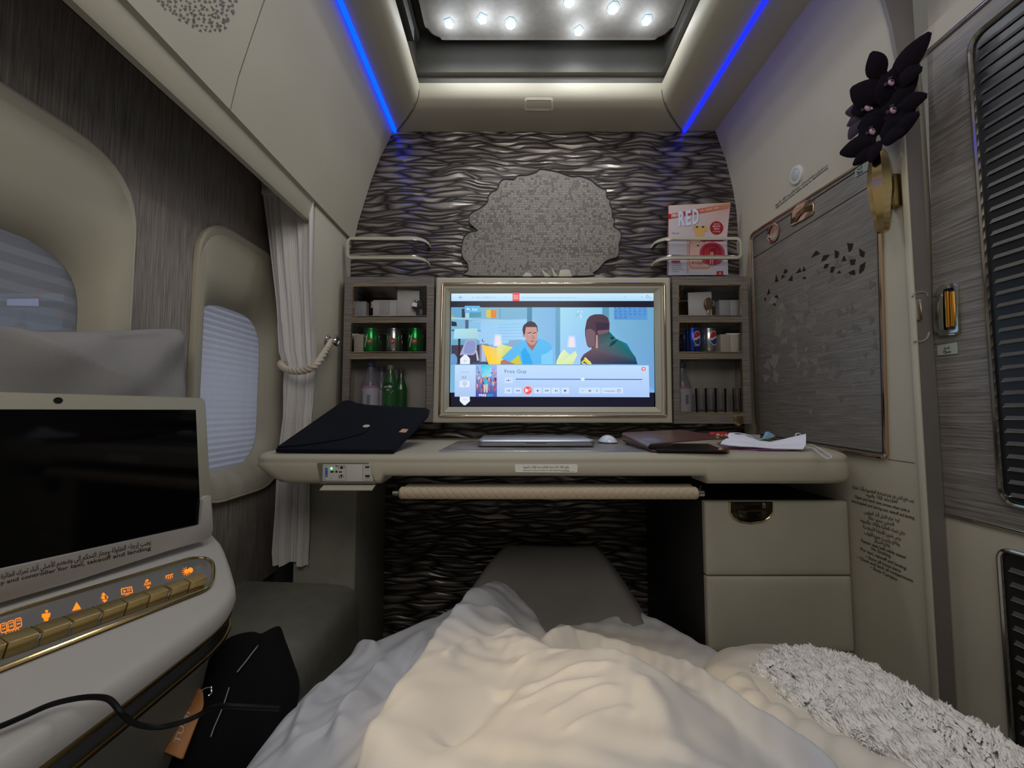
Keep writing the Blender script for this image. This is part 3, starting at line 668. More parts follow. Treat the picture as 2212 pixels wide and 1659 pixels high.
# player panel
P(c3, rpoly([(212, 170), (1950, 172), (1950, 805), (205, 800)], 18, 4), (178, 205, 246), 18)
P(c4, rpoly([(-400, 178), (1855, 178), (1868, 812), (-400, 810)], 22, 4), None, 18, None) if False else None
g.poly([c3(212, 175), c4(1850, 180), c4(1866, 812), c3(205, 800)], None, 18.5, [(196, 222, 252), (190, 220, 252), (170, 200, 246), (172, 198, 240)])
P(c3, rpoly([(315, 155), (315, 45), (400, -35), (440, -35), (510, 45), (510, 155)], 10, 3), (228, 238, 252), 20); g.line([c3(375, 88), c3(445, 88)], .5, (90, 110, 150), 21); g.line([c3(408, 55), c3(408, 125)], .5, (90, 110, 150), 21)
P(c3, rpoly([(308, 800), (505, 800), (510, 890), (420, 970), (390, 970), (308, 890)], 10, 3), (230, 238, 252), 20); g.line([c3(370, 860), c3(440, 860)], .5, (90, 110, 150), 21)
g.text('Channel', *c3(315, 325), 4.6, (150, 172, 212), 20, width=19); g.text('163', *c3(345, 440), 8.2, (95, 118, 165), 20)
P(c3, [(303, 485), (505, 485), (500, 612), (303, 612)], (222, 234, 250), 20)
for i in range(3):
    for j in range(3): g.rect(*c3(366+i*32, 508+j*24), *c3(380+i*32, 522+j*24), (92, 105, 145), 21)
g.rect(*c3(397, 582), *c3(411, 596), (92, 105, 145), 21)
# film poster, a plain generic scene
P(c3, [(625, 170), (1045, 170), (1045, 803), (625, 803)], None, 20, [(150, 190, 235), (170, 180, 235), (60, 60, 150), (60, 50, 130)])
P(c3, [(730, 172), (920, 172), (940, 400), (740, 420)], None, 21, [(40, 200, 232), (60, 215, 240), (160, 225, 240), (130, 215, 240)])
random.seed(11)
for i in range(60):
    x = random.choice([random.uniform(630, 760), random.uniform(900, 1040)]); y = random.uniform(190, 420); s_ = random.uniform(8, 22)
    P(c3, [(x, y), (x+s_, y+3), (x+s_*.8, y+s_*1.6), (x-3, y+s_)], random.choice([(120, 150, 225), (240, 140, 130), (200, 210, 240), (240, 180, 150), (90, 90, 160)]), 21.5)
for i in range(46):
    x = random.uniform(635, 1030); y = random.uniform(400, 640); s_ = random.uniform(18, 36)
    P(c3, [(x, y), (x+s_, y+8), (x+s_*.7, y+s_*2.4), (x+4, y+s_*2.2)], random.choice([(38, 36, 96), (210, 96, 110), (236, 160, 120), (110, 80, 170), (230, 200, 190), (50, 90, 160), (160, 60, 90)]), 22)
g.disc(*c3(825, 500), 4.6, (70, 180, 220), 23, ry=7); g.disc(*c3(825, 405), 2.8, (235, 170, 120), 23.5); P(c3, [(780, 560), (870, 560), (860, 720), (830, 720), (822, 620), (810, 720), (785, 720)], (205, 195, 185), 23)
P(c3, [(640, 730), (1040, 730), (1040, 803), (640, 803)], (70, 90, 180), 23); g.text('FREE', *c3(690, 795), 7, (250, 250, 255), 24, width=16, bold=.02); g.text('GUY', *c3(852, 795), 7, (40, 190, 250), 24, width=13, bold=.02)
g.text('Free Guy', *c3(1200, 332), 11.2, (98, 110, 150), 20, width=47)
g.line([c3(1420, 453), c4(545, 457)], 2.1, (70, 125, 210), 20); g.line([c4(540, 457), c4(1722, 461)], 1.9, (84, 90, 130), 20); g.disc(*c4(538, 455), 4.1, (222, 234, 252), 21)
g.text('0:59:48', *c3(1420, 524), 3, (140, 165, 215), 20, width=11); g.text('-55:12', *c4(1650, 527), 3, (140, 165, 215), 20, width=8)
def btn(f, x0, y0, x1, y1): P(f, rpoly([(x0, y0), (x1, y0), (x1, y1), (x0, y1)], 10, 3), (205, 224, 250), 20)
IC = (84, 100, 145)
btn(c3, 1198, 420, 1358, 530); g.line([c3(1245, 478), c3(1320, 478)], .9, IC, 21); P(c3, [(1255, 478), (1285, 455), (1285, 500)], IC, 21); g.line([c3(1235, 460), c3(1235, 497)], .8, IC, 21)
for x0 in (1198, 1380, 1782, 1962): btn(c3, x0, 620, x0+150, 738)
btn(c3, 2145, 620, 2212, 738); btn(c4, -80, 622, 82, 738); btn(c4, 112, 622, 266, 738)
tr_ = lambda f, x, y, s_, d: P(f, [(x-s_*d, y-s_), (x-s_*d, y+s_), (x+s_*d, y)], IC, 21)
g.line([c3(1254, 663), c3(1254, 703)], .9, IC, 21); tr_(c3, 1282, 683, 18, -1); tr_(c3, 1438, 683, 18, -1); tr_(c3, 1478, 683, 18, -1)
g.rect(*c3(1840, 665), *c3(1872, 700), IC, 21); tr_(c3, 2022, 683, 18, 1); tr_(c3, 2062, 683, 18, 1); tr_(c4, 5, 685, 18, 1); g.line([c4(32, 665), c4(32, 705)], .9, IC, 21)
P(c4, [(188, 710), (163, 685), (163, 668), (176, 663), (188, 673), (200, 663), (214, 668), (214, 685)], IC, 21)
g.disc(*c3(1660, 676), 9.8, (246, 210, 225), 20); g.disc(*c3(1660, 676), 8.9, (242, 92, 98), 20.5); P(c3, [(1610, 632), (1682, 680), (1610, 722)], (255, 245, 250), 21.5)
g.rect(*c3(1690, 640), *c3(1698, 670), (255, 225, 230), 21.5); g.rect(*c3(1705, 640), *c3(1713, 670), (255, 225, 230), 21.5)
btn(c4, 465, 622, 888, 738); g.line([c4(512, 683), c4(562, 683)], .7, IC, 21); g.line([c4(798, 685), c4(842, 685)], .7, IC, 21); g.line([c4(820, 662), c4(820, 708)], .7, IC, 21)
P(c4, [(648, 685), (690, 660), (690, 710)], IC, 21); g.line([c4(703, 668), c4(710, 685), c4(703, 702)], .8, (110, 140, 190), 21)
btn(c4, 912, 622, 1343, 738); g.text('Languages', *c4(962, 700), 4.8, IC, 21, width=24); g.line([c4(1225, 660), c4(1285, 660), c4(1285, 708), c4(1225, 708), c4(1225, 660)], .7, IC, 21); g.line([c4(1240, 690), c4(1258, 675), c4(1272, 690)], .6, IC, 21)
P(c4, rpoly([(1710, 215), (1785, 215), (1785, 285), (1710, 285)], 14, 3), (214, 72, 98), 20); g.line([c4(1728, 230), c4(1768, 268)], 1.8, (255, 225, 230), 21); g.line([c4(1768, 230), c4(1728, 268)], 1.8, (255, 225, 230), 21)
g.build('screen_picture', SCREEN, scr)

# glazed shelf cabinets either side of the television
YC = 1.34
MIRR = M('smoked_mirror', (.36, .34, .32), .05, 1)
MIRL = M('dim_mirror', (.42, .40, .37), .12, .9)
def cabinet(name, lab, outer, holes, flip):
    t = thing(name, lab, 'cabinet', PY((outer[0][0]+outer[1][0])/2, outer[2][1], YC))
    bm = NB(); fill_holes(bm, pquad(outer, YC), [pquad(h, YC) for h in holes]); extrude_all(bm, (0, .012, 0)); obj('cabinet_front', bm, WOODH, t, smooth=False)
    ax = [PY(x, y, YC+.012) for x, y in outer]
    bm = NB()
    x0, x1, z0, z1 = ax[0].x, ax[1].x, ax[3].z, ax[0].z
    for a in ((x0, x0+.006, z0, z1), (x1-.006, x1, z0, z1)): box(bm, (a[0], YC+.012, a[2]), (a[1], YW-.002, a[3]))
    hs = [[PY(x, y, YC+.012) for x, y in h] for h in holes]
    for za, zb in ((hs[0][0].z+.002, z1), (hs[1][0].z+.002, hs[0][3].z-.002), (hs[2][0].z+.002, hs[1][3].z-.002), (z0, hs[2][3].z-.002)): box(bm, (x0+.006, YC+.012, za), (x1-.006, YW-.002, zb))
    obj('cabinet_case', bm, WOODH, t, smooth=False)
    bm = NB(); box(bm, (x0+.006, YW-.006, z0), (x1-.006, YW-.003, z1))
    for h in hs:
        box(bm, (x0+.0065, YC+.013, h[3].z), (x0+.010, YW-.006, h[0].z)); box(bm, (x1-.010, YC+.013, h[3].z), (x1-.0065, YW-.006, h[0].z))
    obj('mirror_lining', bm, MIRR, t, smooth=False)
    bm = NB(); h = hs[2]; box(bm, (x0+.010, YW-.010, h[3].z-.001), (x1-.010, YW-.0065, h[0].z+.001)); obj('reflection_back', bm, M('painted_beige_reflection', (.40, .365, .325), .35, .35), t, smooth=False)  # beige panel painting the warm reflection in the bottom niche's mirror
    for h in holes:
        bm = NB(); q = pquad(h, YC-.0005); tube(bm, [q[0], q[1], q[2], q[3]], .0022, True, 6); tr = obj('gold_trim', bm, GOLD, t, smooth=False)
        bm = NB(); q = pquad(h, YC+.002); bm.faces.new([bm.verts.new(p) for p in q]); obj('glass_door', bm, GLASS, t)
    return t
LH = [[(762, 618), (922, 618), (922, 683), (760, 683)], [(759, 697), (921, 697), (921, 761), (757, 761)], [(757, 775), (921, 775), (920, 893), (754, 893)]]
RH = [[(1466, 616), (1600, 616), (1601, 682), (1466, 682)], [(1467, 696), (1603, 696), (1603, 761), (1467, 761)], [(1468, 775), (1603, 775), (1606, 892), (1469, 892)]]
cl = cabinet('shelf_cabinet', 'wooden glazed three-shelf cabinet left of the television', [(745, 598), (938, 598), (935, 912), (737, 912)], LH, 0)
cr = cabinet('shelf_cabinet', 'wooden glazed three-shelf cabinet right of the television', [(1452, 597), (1614, 597), (1622, 915), (1456, 915)], RH, 1)
bm = NB(); slab(bm, [PY(x, y, YC-.006) for x, y in rpoly([(1586, 898), (1606, 898), (1606, 915), (1596, 921), (1587, 916)], 3, 3)], (0, .006, 0), .0015); obj('cabinet_latch', bm, GOLD, cr)

# curved rails
def rail(name, lab, xa, xb, y0, y1, curl):
    # loop at Y=YR, the end at xa..: curl side bends back to the wall
    t = thing(name, lab, 'rail', PY((xa+xb)/2, y1, 1.36)); YR = 1.365
    zt, zb = PY(xa, y0, YR).z, PY(xa, y1, YR).z; X0, X1 = PY(xa, y0, YR).x, PY(xb, y0, YR).x
    s = 1 if X1 > X0 else -1; r = .014
    path = []
    for k in range(7):
        a = math.pi/2*k/6; path.append((X1-s*r+s*r*math.sin(a), YR, zt-r+r*math.cos(a)))
    for k in range(7):
        a = math.pi/2*k/6; path.append((X1-s*r+s*r*math.cos(a), YR, zb+r-r*math.sin(a)))
    cur = [(X0+s*(.045-.045*math.sin(a)), YR+.045*(1-math.cos(a))*1.0) for a in [math.pi/2*k/8 for k in range(1, 9)]]+[(X0, YW-.002)]
    bot = [(X0+s*.045, YR, zb)]+[(x, y, zb) for x, y in cur]; top = [(x, y, zt) for x, y in cur[::-1]]+[(X0+s*.045, YR, zt)]
    full = top+path+bot
    bm = NB(); tube(bm, full, .0075, False, 12, ry=.0045, up=None); 
    bm.free(); bm = NB()
    def band(off, w, dep, yy):
        R = []
        n = len(full)
        for i, p in enumerate(full):
            p = Vector(p); a = Vector(full[max(0, i-1)]); b = Vector(full[min(n-1, i+1)]); d = (b-a).normalized()
            c = Vector((X0/2+X1/2, p.y, (zt+zb)/2)); outn = Vector((0, 0, 1)) if i < len(top) else (Vector((0, 0, -1)) if i >= n-len(bot) else (p-Vector((X1-s*r, YR, zt-r if i-len(top) < 7 else zb+r))).normalized())
            dn = d.cross(outn).normalized(); dn = dn if dn.y < 0 or abs(dn.y) < .2 else -dn
            if i >= len(top)+7 and False: pass
            q = p+outn*off+dn*yy
            R.append([q+outn*w+dn*dep, q-outn*w+dn*dep, q-outn*w-dn*dep, q+outn*w-dn*dep])
        return R
    loft(bm, band(0, .0048, .005, 0), True, True, True); bmesh.ops.recalc_face_normals(bm, faces=bm.faces)
    obj('rail_band', bm, CREAML, t, angle=50)
    bm = NB(); loft(bm, band(-.0055, .0012, .0062, .0), True, True, True); obj('chrome_lining', bm, NICKEL, t, angle=50)
    return t
rail('magazine_rail', 'empty looped cream and chrome rail above the left cabinet', 918, 753, 516, 557, 0)
rail('magazine_rail', 'looped cream and chrome rail holding the red-printed magazine', 1424, 1597, 516, 557, 1)
# small wall scratch mark left of the left rail is ignored

# magazine standing in the right rail
YM = 1.40
mg = thing('magazine', 'shopping magazine with a red banner standing on the right cabinet behind the rail', 'magazine', PY(1510, 595, YM))
q = [(1444, 444), (1577, 437.5), (1569, 515), (1570, 560), (1573, 594), (1442, 594)]
cr_ = lambda x, y: (1420+x/9.217, 430+y/9.217)
bm = NB(); slab(bm, [PY(x, y, YM) for x, y in q], (0, .004, 0)); obj('pages', bm, M('paper', (.62, .58, .56), .6), mg, smooth=False)
g = G(lambda x, y: PY(x, y, YM), (0, -1, 0), .0003)
def Q(pts, col, z, cols=None): g.poly([cr_(*p) for p in pts], col, z, cols)
Q([(212, 130), (1455, 68), (1385, 780), (1410, 1510), (208, 1515)], None, 1, [(205, 192, 185), (196, 160, 146), (205, 185, 190), (190, 188, 205), (185, 190, 208)])
Q([(208, 130), (222, 130), (218, 1515), (205, 1515)], (140, 20, 35), 2)
Q([(212, 305), (1455, 80), (1448, 185), (212, 405)], None, 2, [(176, 26, 34), (190, 140, 100), (190, 120, 95), (176, 26, 34)])
U_ = (.984, -.178); V_ = (-.02, -1)
g.text('EMIRATES', *cr_(278, 372), 10.5, (240, 215, 215), 3, U=U_, V=V_, width=21, bold=.02)
g.text('WIN   SAVINGS   NOW', *cr_(845, 256), 5.0, (235, 190, 180), 3, U=U_, V=V_, width=41, bold=.02)
g.text('R', *cr_(428, 545), 44, (150, 155, 175), 4, U=U_, V=V_, width=14.5, bold=.03); g.text('R', *cr_(420, 540), 44, (205, 215, 240), 5, U=U_, V=V_, width=14, bold=.03)
g.text('E', *cr_(572, 530), 44, (150, 155, 175), 4, U=U_, V=V_, width=11.5, bold=.03); g.text('E', *cr_(566, 525), 44, (205, 215, 240), 5, U=U_, V=V_, width=11, bold=.03)
g.text('D', *cr_(706, 503), 44, (150, 155, 175), 4, U=U_, V=V_, width=14, bold=.03); g.text('D', *cr_(700, 498), 44, (205, 215, 240), 5, U=U_, V=V_, width=13.5, bold=.03)
g.text('75% off', *cr_(282, 700), 5.2, (90, 90, 120), 3, width=16)
g.disc(*cr_(1177, 577), 14.6, (150, 14, 24), 3)
for k, (s_, w_) in enumerate((('SEE OUR', 12), ('RED HOT', 17), ('DEALS', 12), ('IN THE AIR', 15))): g.text(s_, *cr_(1177, 512+k*50), 5 if k in (1, 2) else 3.4, (240, 190, 190), 4, align=.5, width=w_, bold=.02)
Q([(700, 545), (980, 530), (1000, 600), (975, 645), (935, 640), (935, 780), (755, 780), (750, 635), (700, 620)], (206, 164, 96), 3)
for x in (785, 905): Q([(x-35, 545), (x+35, 543), (x, 585)], (40, 22, 24), 4)
for k in range(9): g.line([cr_(285, 1110+k*42), cr_(285+random.uniform(140, 220), 1110+k*42)], 1.0, (120, 122, 140), 3) if k != 3 else None
Q([(275, 1228), (448, 1225), (448, 1262), (275, 1262)], (170, 30, 60), 4)
Q([(590, 800), (1090, 830), (1090, 1475), (590, 1475)], (196, 188, 196), 3)
Q([(585, 780), (625, 780), (620, 1475), (585, 1475)], (200, 150, 150), 3.5)
Q(rpoly([(630, 850), (1060, 850), (1060, 1385), (630, 1385)], 90, 5), (196, 96, 90), 4); Q(rpoly([(645, 850), (1045, 850), (1045, 1370), (645, 1370)], 80, 5), (212, 176, 160), 5)
g.text('ROJA', *cr_(682, 1295), 9.4, (120, 80, 82), 6, width=27); g.text('P A R F U M S', *cr_(690, 1355), 3, (150, 90, 90), 6, width=27); g.text('ELIXIR', *cr_(640, 880), 5.5, (90, 70, 90), 6, width=36)
Q([(775, 915), (830, 915), (802, 950)], (70, 40, 60), 6)
g.disc(*cr_(1085, 1090), 27.5, (176, 60, 92), 7, ry=25); g.disc(*cr_(1080, 1080), 22, (150, 30, 44), 8, ry=20); g.disc(*cr_(1060, 1060), 15, (176, 40, 50), 9, ry=13); g.disc(*cr_(1100, 1050), 8, (130, 20, 40), 10)
Q([(1045, 1060), (1070, 1060), (1060, 1310), (1030, 1310)], (220, 150, 150), 11); Q([(1080, 1060), (1105, 1060), (1105, 1310), (1080, 1310)], (220, 150, 150), 11)
Q([(1175, 1437), (1310, 1435), (1310, 1510), (1175, 1510)], (166, 14, 30), 4); Q([(1245, 1455), (1262, 1490), (1245, 1508), (1225, 1490)], (235, 200, 205), 5)
g.build('cover_print', GLOSSINK, mg)
# ============================================================ DESK
DT = -.098
desk = thing('desk', 'cream leather desk with rounded front edge under the television', 'desk', W(.1, 1.2, DT))
bm = NB()
def prof(bot, yf=0.0, sh=0.0):
    p = [(YW-.001, DT), (1.0, DT), (.962, DT-.0005), (.945, DT-.003), (.936, DT-.008), (.933, DT-.014), (.934, DT-.0185), (.9325, DT-.022), (.930, DT-.027), (.930, bot+.012), (.934, bot+.004), (.945, bot), (1.02, bot), (1.02, DT-.03), (YW-.001, DT-.03)]
    return [(y+(yf if y < 1.3 else 0), d) for y, d in p]
st = [(-.574, -.150, .030), (-.570, -.155, .012), (-.562, -.163, .004), (-.54, -.1655, 0), (-.300, -.1655, 0), (-.292, -.1645, 0), (-.284, -.149, 0), (.428, -.149, 0), (.436, -.1655, 0), (.70, -.1655, 0), (.74, -.165, .006), (.762, -.162, .02), (.776, -.155, .045), (.785, -.145, .08), (.799, -.140, .10)]
rings = []
for x, b, yf in st:
    rings.append([W(x+(0.05*(max(0, (DT-.03)-d))/.035 if x < -.53 else 0)*(1 if d < DT-.02 else 0)*(1 if y < 1.0 else .5), y, d) for y, d in prof(b, yf)])
loft(bm, rings, True, True, True); obj('desk_body', bm, CREAM, desk, angle=50)
bm = NB(); box(bm, (-.29, .975, EYE-.150), (.43, 1.40, EYE-.149)); obj('tray_recess', bm, BLACK, desk)
# wood inlay with metal outline
inq = [(948, 974), (1408, 974), (1372, 950), (995, 950)]
def onD(x, y, h=0): return PZ(x, y, DT+h)
bm = NB(); slab(bm, [onD(x, y, .0002) for x, y in [(948, 975), (1412, 975), (1365, 952), (992, 952)]], (0, 0, .0012)); inl = obj('wood_inlay', bm, WOODH, desk)
bm = NB(); tube(bm, [onD(x, y, .0012) for x, y in [(948, 975), (1412, 975), (1365, 952), (992, 952)]], .0013, True, 6); obj('inlay_trim', bm, NICKEL, desk)
# socket panel in the front edge and its open flap
YD = .930
bm = NB(); slab(bm, [PY(x, y, YD-.0006) for x, y in rpoly([(684, 1000), (796, 1000), (812, 1045), (692, 1045)], 4, 3)], (0, .004, 0)); obj('socket_recess', bm, M('socket_shadow', (.16, .15, .125), .6), desk)
WHITEP = M('ivory_plastic', (.55, .54, .50), .4)
bm = NB(); slab(bm, [PY(x, y, YD-.002) for x, y in rpoly([(697, 1003), (800, 1003), (806, 1040), (696, 1040)], 3, 3)], (0, .004, 0), .0008); sp = obj('socket_panel', bm, WHITEP, desk)
g = G(lambda x, y: PY(x, y, YD-.0021), (0, -1, 0), .0002)
g.rect(701, 1005, 748, 1038, (150, 148, 140), 1, r=3); g.rect(702, 1006, 747, 1037, (196, 194, 186), 2, r=3); g.rect(783, 1004, 803, 1038, (150, 148, 140), 1, r=3); g.rect(784, 1005, 802, 1037, (190, 188, 180), 2, r=3)
g.rect(703, 1014, 708, 1027, (60, 90, 215), 3); g.rect(702.5, 1011, 708.5, 1013, (60, 60, 70), 3); g.rect(702.5, 1028, 708.5, 1030, (60, 60, 70), 3)
g.build('socket_outline', INK, sp); g = G(lambda x, y: PY(x, y, YD-.0021), (0, -1, 0), .0002)
for x0, y0, x1, y1 in ((725, 1006, 729, 1008), (735, 1007, 741, 1013), (714, 1017, 721, 1021), (732, 1018, 739, 1021), (735, 1025, 740, 1029), (732, 1027, 734, 1034), (742, 1026, 743, 1033), (731, 1006, 732, 1012), (743, 1006, 744, 1012), (737, 1028, 739, 1034)): g.rect(x0, y0, x1, y1, (40, 38, 38), 3)
g.disc(727, 1019, 2.6, (40, 38, 38), 3); g.disc(716, 1033, 1, (40, 38, 38), 3)
g.rect(789, 1007, 798, 1011, (40, 38, 38), 3); g.poly([(788, 1026), (800, 1026), (798, 1031), (790, 1031)], (40, 38, 38), 3); g.rect(789, 1033, 799, 1034, (70, 70, 70), 3)
g.build('socket_markings', INK, sp)
bm = NB(); c = PY(716, 1012, YD-.0025); bmesh.ops.create_icosphere(bm, subdivisions=2, radius=.0022, matrix=Matrix.Translation(c)); obj('power_light', bm, M('green_led', (0, .3, .05), .4, emit=(.1, 1, .25), es=5), sp)
bm = NB(); slab(bm, [PZ(x, y, -.168) for x, y in [(690, 1060), (804, 1060), (813, 1047), (702, 1047)]], (0, 0, .002), .0005); obj('socket_flap', bm, CREAM, desk)
# white instruction sticker
bm = NB(); slab(bm, [PY(x, y, YD-.0009) for x, y in rpoly([(1112, 1003), (1248, 1003), (1247, 1021), (1113, 1020)], 4, 4)], (0, .0012, 0)); stk = obj('instruction_sticker', bm, M('sticker_white', (.80, .83, .76), .5), desk, label='pale sticker with printed instructions')
g = G(lambda x, y: PY(x, y, YD-.001), (0, -1, 0), .0002)
g.text(ar('يغلق للإقلاع أثناء تحرك الطائرة و عند الإقلاع و الهبوط'), 1130, 1011, 7.0, (50, 55, 50), 1, width=99, bold=.01)
g.text('Push bar to close and latch for taxi, takeoff and landing', 1130, 1017.5, 4.3, (50, 55, 50), 1, width=99, bold=.01); g.line([(1212, 1018.8), (1243, 1018.8)], .5, (60, 65, 60), 1)
g.build('sticker_text', INK, stk)
# pull-out tray with plaited leather bar
tray = thing('pull_out_tray', 'slim pull-out tray table with plaited leather bar under the desk', 'tray table', W(.1, 1.0, -.19))
bm = NB(); slab(bm, [PZ(x, y, -.172) for x, y in [(868, 1056), (1503, 1056), (1490, 1044), (882, 1044)]], (0, 0, -.004), .001); obj('tray_leaf', bm, CREAM, tray)
p0, p1 = PY(861, 1064.5, .925), PY(1509, 1065, .925)
BR = M('plaited_leather', (.46, .37, .255), .5, bump=.2, bscale=800)
bm = NB(); n = 620; sg = 28; R = []
for i in range(n+1):
    c = p0.lerp(p1, i/n); e = min(i, n-i)/n; er = 1 if e > .012 else math.sqrt(max(.02, 1-(1-e/.012)**2))
    ring = []
    for k in range(sg):
        th = 2*math.pi*k/sg; u = i/n*38*2*math.pi
        a, b = math.sin((u+th*4)/2), math.sin((u-th*4)/2)
        d = min(abs(a), abs(b)); r = (.0118+.0016*min(1, d*3.2))*er
        ring.append(c+Vector((0, math.cos(th)*r, math.sin(th)*r)))
    R.append(ring)
loft(bm, R, True, True, True); obj('plaited_bar', bm, BR, tray, angle=80)
for a, b, x in ((849, 861, 855), (1509, 1520, 1514)):
    bm = NB(); tube(bm, [PY(a, 1066, .925), PY(b, 1066, .925)], .0062, seg=10); be = obj('bar_end', bm, NICKEL, tray)
    bm = NB(); tube(bm, [PY(x, 1064, .925)+Vector((0, .004, .002)), PY(x, 1050, .98)], .002, seg=6); obj('bar_bracket', bm, NICKEL, be)
# ---------------------------------------------------------- things on the desk
# dark felt sleeve leaning from desk on to the left cabinet
NAVY = M('navy_felt', (.0045, .0058, .0105), .95, var=.25, vscale=900, bump=.6, bscale=500, spec=.2)
A0, B0 = PY(596, 974, .965), PY(850, 976, .965); A0.z = B0.z = EYE+DT+.009
C0, D0 = PY(928, 887, 1.318), PY(748, 870, 1.318)
fs = thing('felt_sleeve', 'dark navy felt laptop sleeve with button flap lying on the left end of the desk', 'laptop sleeve', (A0+B0)/2)
nn = ((B0-A0).cross(D0-A0)).normalized()
if nn.z < 0: nn = -nn
FN = lambda x, y: PL(x, y, A0, nn)
bm = NB(); ol = [(596, 974), (606, 966), (742, 871), (756, 870), (790, 878), (830, 880), (920, 884), (928, 888), (924, 900), (850, 976)]
slab(bm, [FN(x, y)+nn*.005 for x, y in ol], -nn*.009, .003); obj('sleeve_body', bm, NAVY, fs)
fl = [(600, 972), (742, 871), (756, 870), (776, 878), (795, 890), (800, 905), (799, 918), (796, 934), (785, 942), (740, 954), (690, 963), (640, 969)]
bm = NB(); slab(bm, [FN(x, y)+nn*.0085 for x, y in fl], -nn*.003, .001); obj('sleeve_flap', bm, NAVY, fs)
bm = NB(); c = FN(792, 928)+nn*.0085; ux = (B0-A0).normalized(); uy = nn.cross(ux).normalized()
ring = lambda r, h: [c+ux*math.cos(6.2832*k/20)*r*1.0+uy*math.sin(6.2832*k/20)*r+nn*h for k in range(20)]
loft(bm, [ring(.0085, 0), ring(.0092, .0012), ring(.008, .0024), ring(.005, .0022)], True, False, True); obj('button', bm, M('horn_button', (.60, .50, .36), .4), fs)
bm = NB(); slab(bm, [FN(x, y)+nn*.0062 for x, y in [(862, 938), (870, 931), (882, 932), (877, 939)]], -nn*.0015); obj('sleeve_tag', bm, M('tan_tag', (.60, .36, .22), .5), fs)
# laptop
ALU = M('silver_aluminium', (.50, .52, .58), .28, .85)
lp = thing('laptop', 'closed silver laptop lying on the desk below the television', 'laptop', onD(1160, 965))
def deskpoly(q, h): return [PZ(x, y, DT+h) for x, y in q]
l0, r0, r1, l1 = PZ(1029, 969, DT), PZ(1291, 969, DT), PZ(1276, 946.5, DT), PZ(1040, 946.5, DT)
lx0, lx1, ly0, ly1 = l0.x+.002, r0.x-.002, l0.y+.02, l0.y+.225
def lap(z, inset): return [Vector((x, y, EYE+DT+z)) for x, y in rrect((lx0+lx1)/2, (ly0+ly1)/2, (lx1-lx0)/2-inset, (ly1-ly0)/2-inset, .012, 5)]
bm = NB(); loft(bm, [lap(.0032, .008), lap(.0042, .001), lap(.006, 0), lap(.0135, 0)], True, True, True); lb = obj('laptop_base', bm, ALU, lp, angle=30)
bm = NB(); loft(bm, [lap(.0140, .0006), lap(.0165, 0), lap(.0190, .001), lap(.0205, .005)], True, True, True); obj('laptop_lid', bm, ALU, lp, angle=30)
bm = NB(); box(bm, ((lx0+lx1)/2-.026, ly0-.0004, EYE+DT+.0105), ((lx0+lx1)/2+.026, ly0+.003, EYE+DT+.0136)); obj('thumb_notch', bm, M('notch', (.2, .2, .22), .4, .6), lb)
for sx in (lx0+.025, lx1-.025):
    bm = NB(); box(bm, (sx-.007, ly0+.012, EYE+DT+.0008), (sx+.007, ly0+.026, EYE+DT+.0032)); obj('rubber_foot', bm, BLACK, lp)
# mouse
ms = thing('mouse', 'small white computer mouse to the right of the laptop', 'computer mouse', PZ(1312, 966, DT))
mc = PZ(1313, 958, DT); bm = NB()
inflate(bm, [Vector((mc.x+.0275*math.cos(a)*(1-.06*abs(math.sin(a))), mc.y+.046*math.sin(a), EYE+DT+.006)) for a in [6.2832*k/32 for k in range(32)]], (0, 0, 1), .019, .004, power=.8)
obj('mouse_shell', bm, M('white_gloss', (.72, .74, .80), .15, coat=.5), ms)
bm = NB(); slab(bm, [Vector((mc.x+.024*math.cos(a), mc.y+.042*math.sin(a), EYE+DT+.0018)) for a in [6.2832*k/24 for k in range(24)]], (0, 0, .002)); obj('mouse_base', bm, ALU, ms)
# round latch above the inlay
bm = NB(); lathe(bm, [(.001, 0), (.007, 0), (.008, .003), (.006, .006), (.001, .007)], PZ(1172, 946, DT), 16); tag(obj('desk_latch_knob', bm, GOLD), 'tiny brass latch knob at the back of the desk behind the laptop', 'knob')
# brown folder
BROWN = M('brown_leather', (.10, .034, .026), .35, bump=.5, bscale=450, coat=.15)
fd = thing('leather_folder', 'half-open brown leather menu folder with gold corners on the desk', 'folder', PZ(1450, 968, DT))
def surf(name, pts, T, mat, parent, off=0):
    bm = NB(); slab(bm, [Vector(p)+Vector((0, 0, off)) for p in pts], (0, 0, -T), min(.0012, T*.3)); return obj(name, bm, mat, parent)
b0 = [PZ(1408, 973, DT+.0045), PZ(1576, 974.5, DT+.0045), PZ(1530, 958, DT+.0045), PZ(1352, 957, DT+.0045)]
surf('back_cover', b0, .003, BROWN, fd, .0)
# fold and raised front cover
fy = PZ(1412, 960, DT+.026)
top = [PY(1408, 958, .985), PY(1574, 944, .985), PY(1470, 928, 1.18), PY(1347, 934, 1.18)]
surf('front_cover', top, .003, BROWN, fd)
a0, a1 = PY(1408, 958.5, .985), PY(1347, 934.5, 1.18); e0, e1 = b0[0], b0[3]
bm = NB(); rr = []
for u in (0, .25, .5, .75, 1):
    t_, b_ = a0.lerp(a1, u), e0.lerp(e1, u); m_ = (t_+b_)/2; h = (t_-b_).length/2
    rr.append([m_+Vector((-.008*math.cos(s), 0, 0))+(t_-b_)*.5*math.sin(s) for s in [math.pi/2-math.pi*k/8 for k in range(9)]])
loft(bm, rr, False); obj('spine', bm, BROWN, fd)
bm = NB(); slab(bm, [PZ(1420, 972, DT+.0065), PZ(1570, 973.5, DT+.0065), PZ(1526, 959, DT+.0065), PZ(1376, 958, DT+.0065)], (0, 0, -.002)); obj('folder_pages', bm, M('folder_lining', (.012, .010, .012), .3), fd)
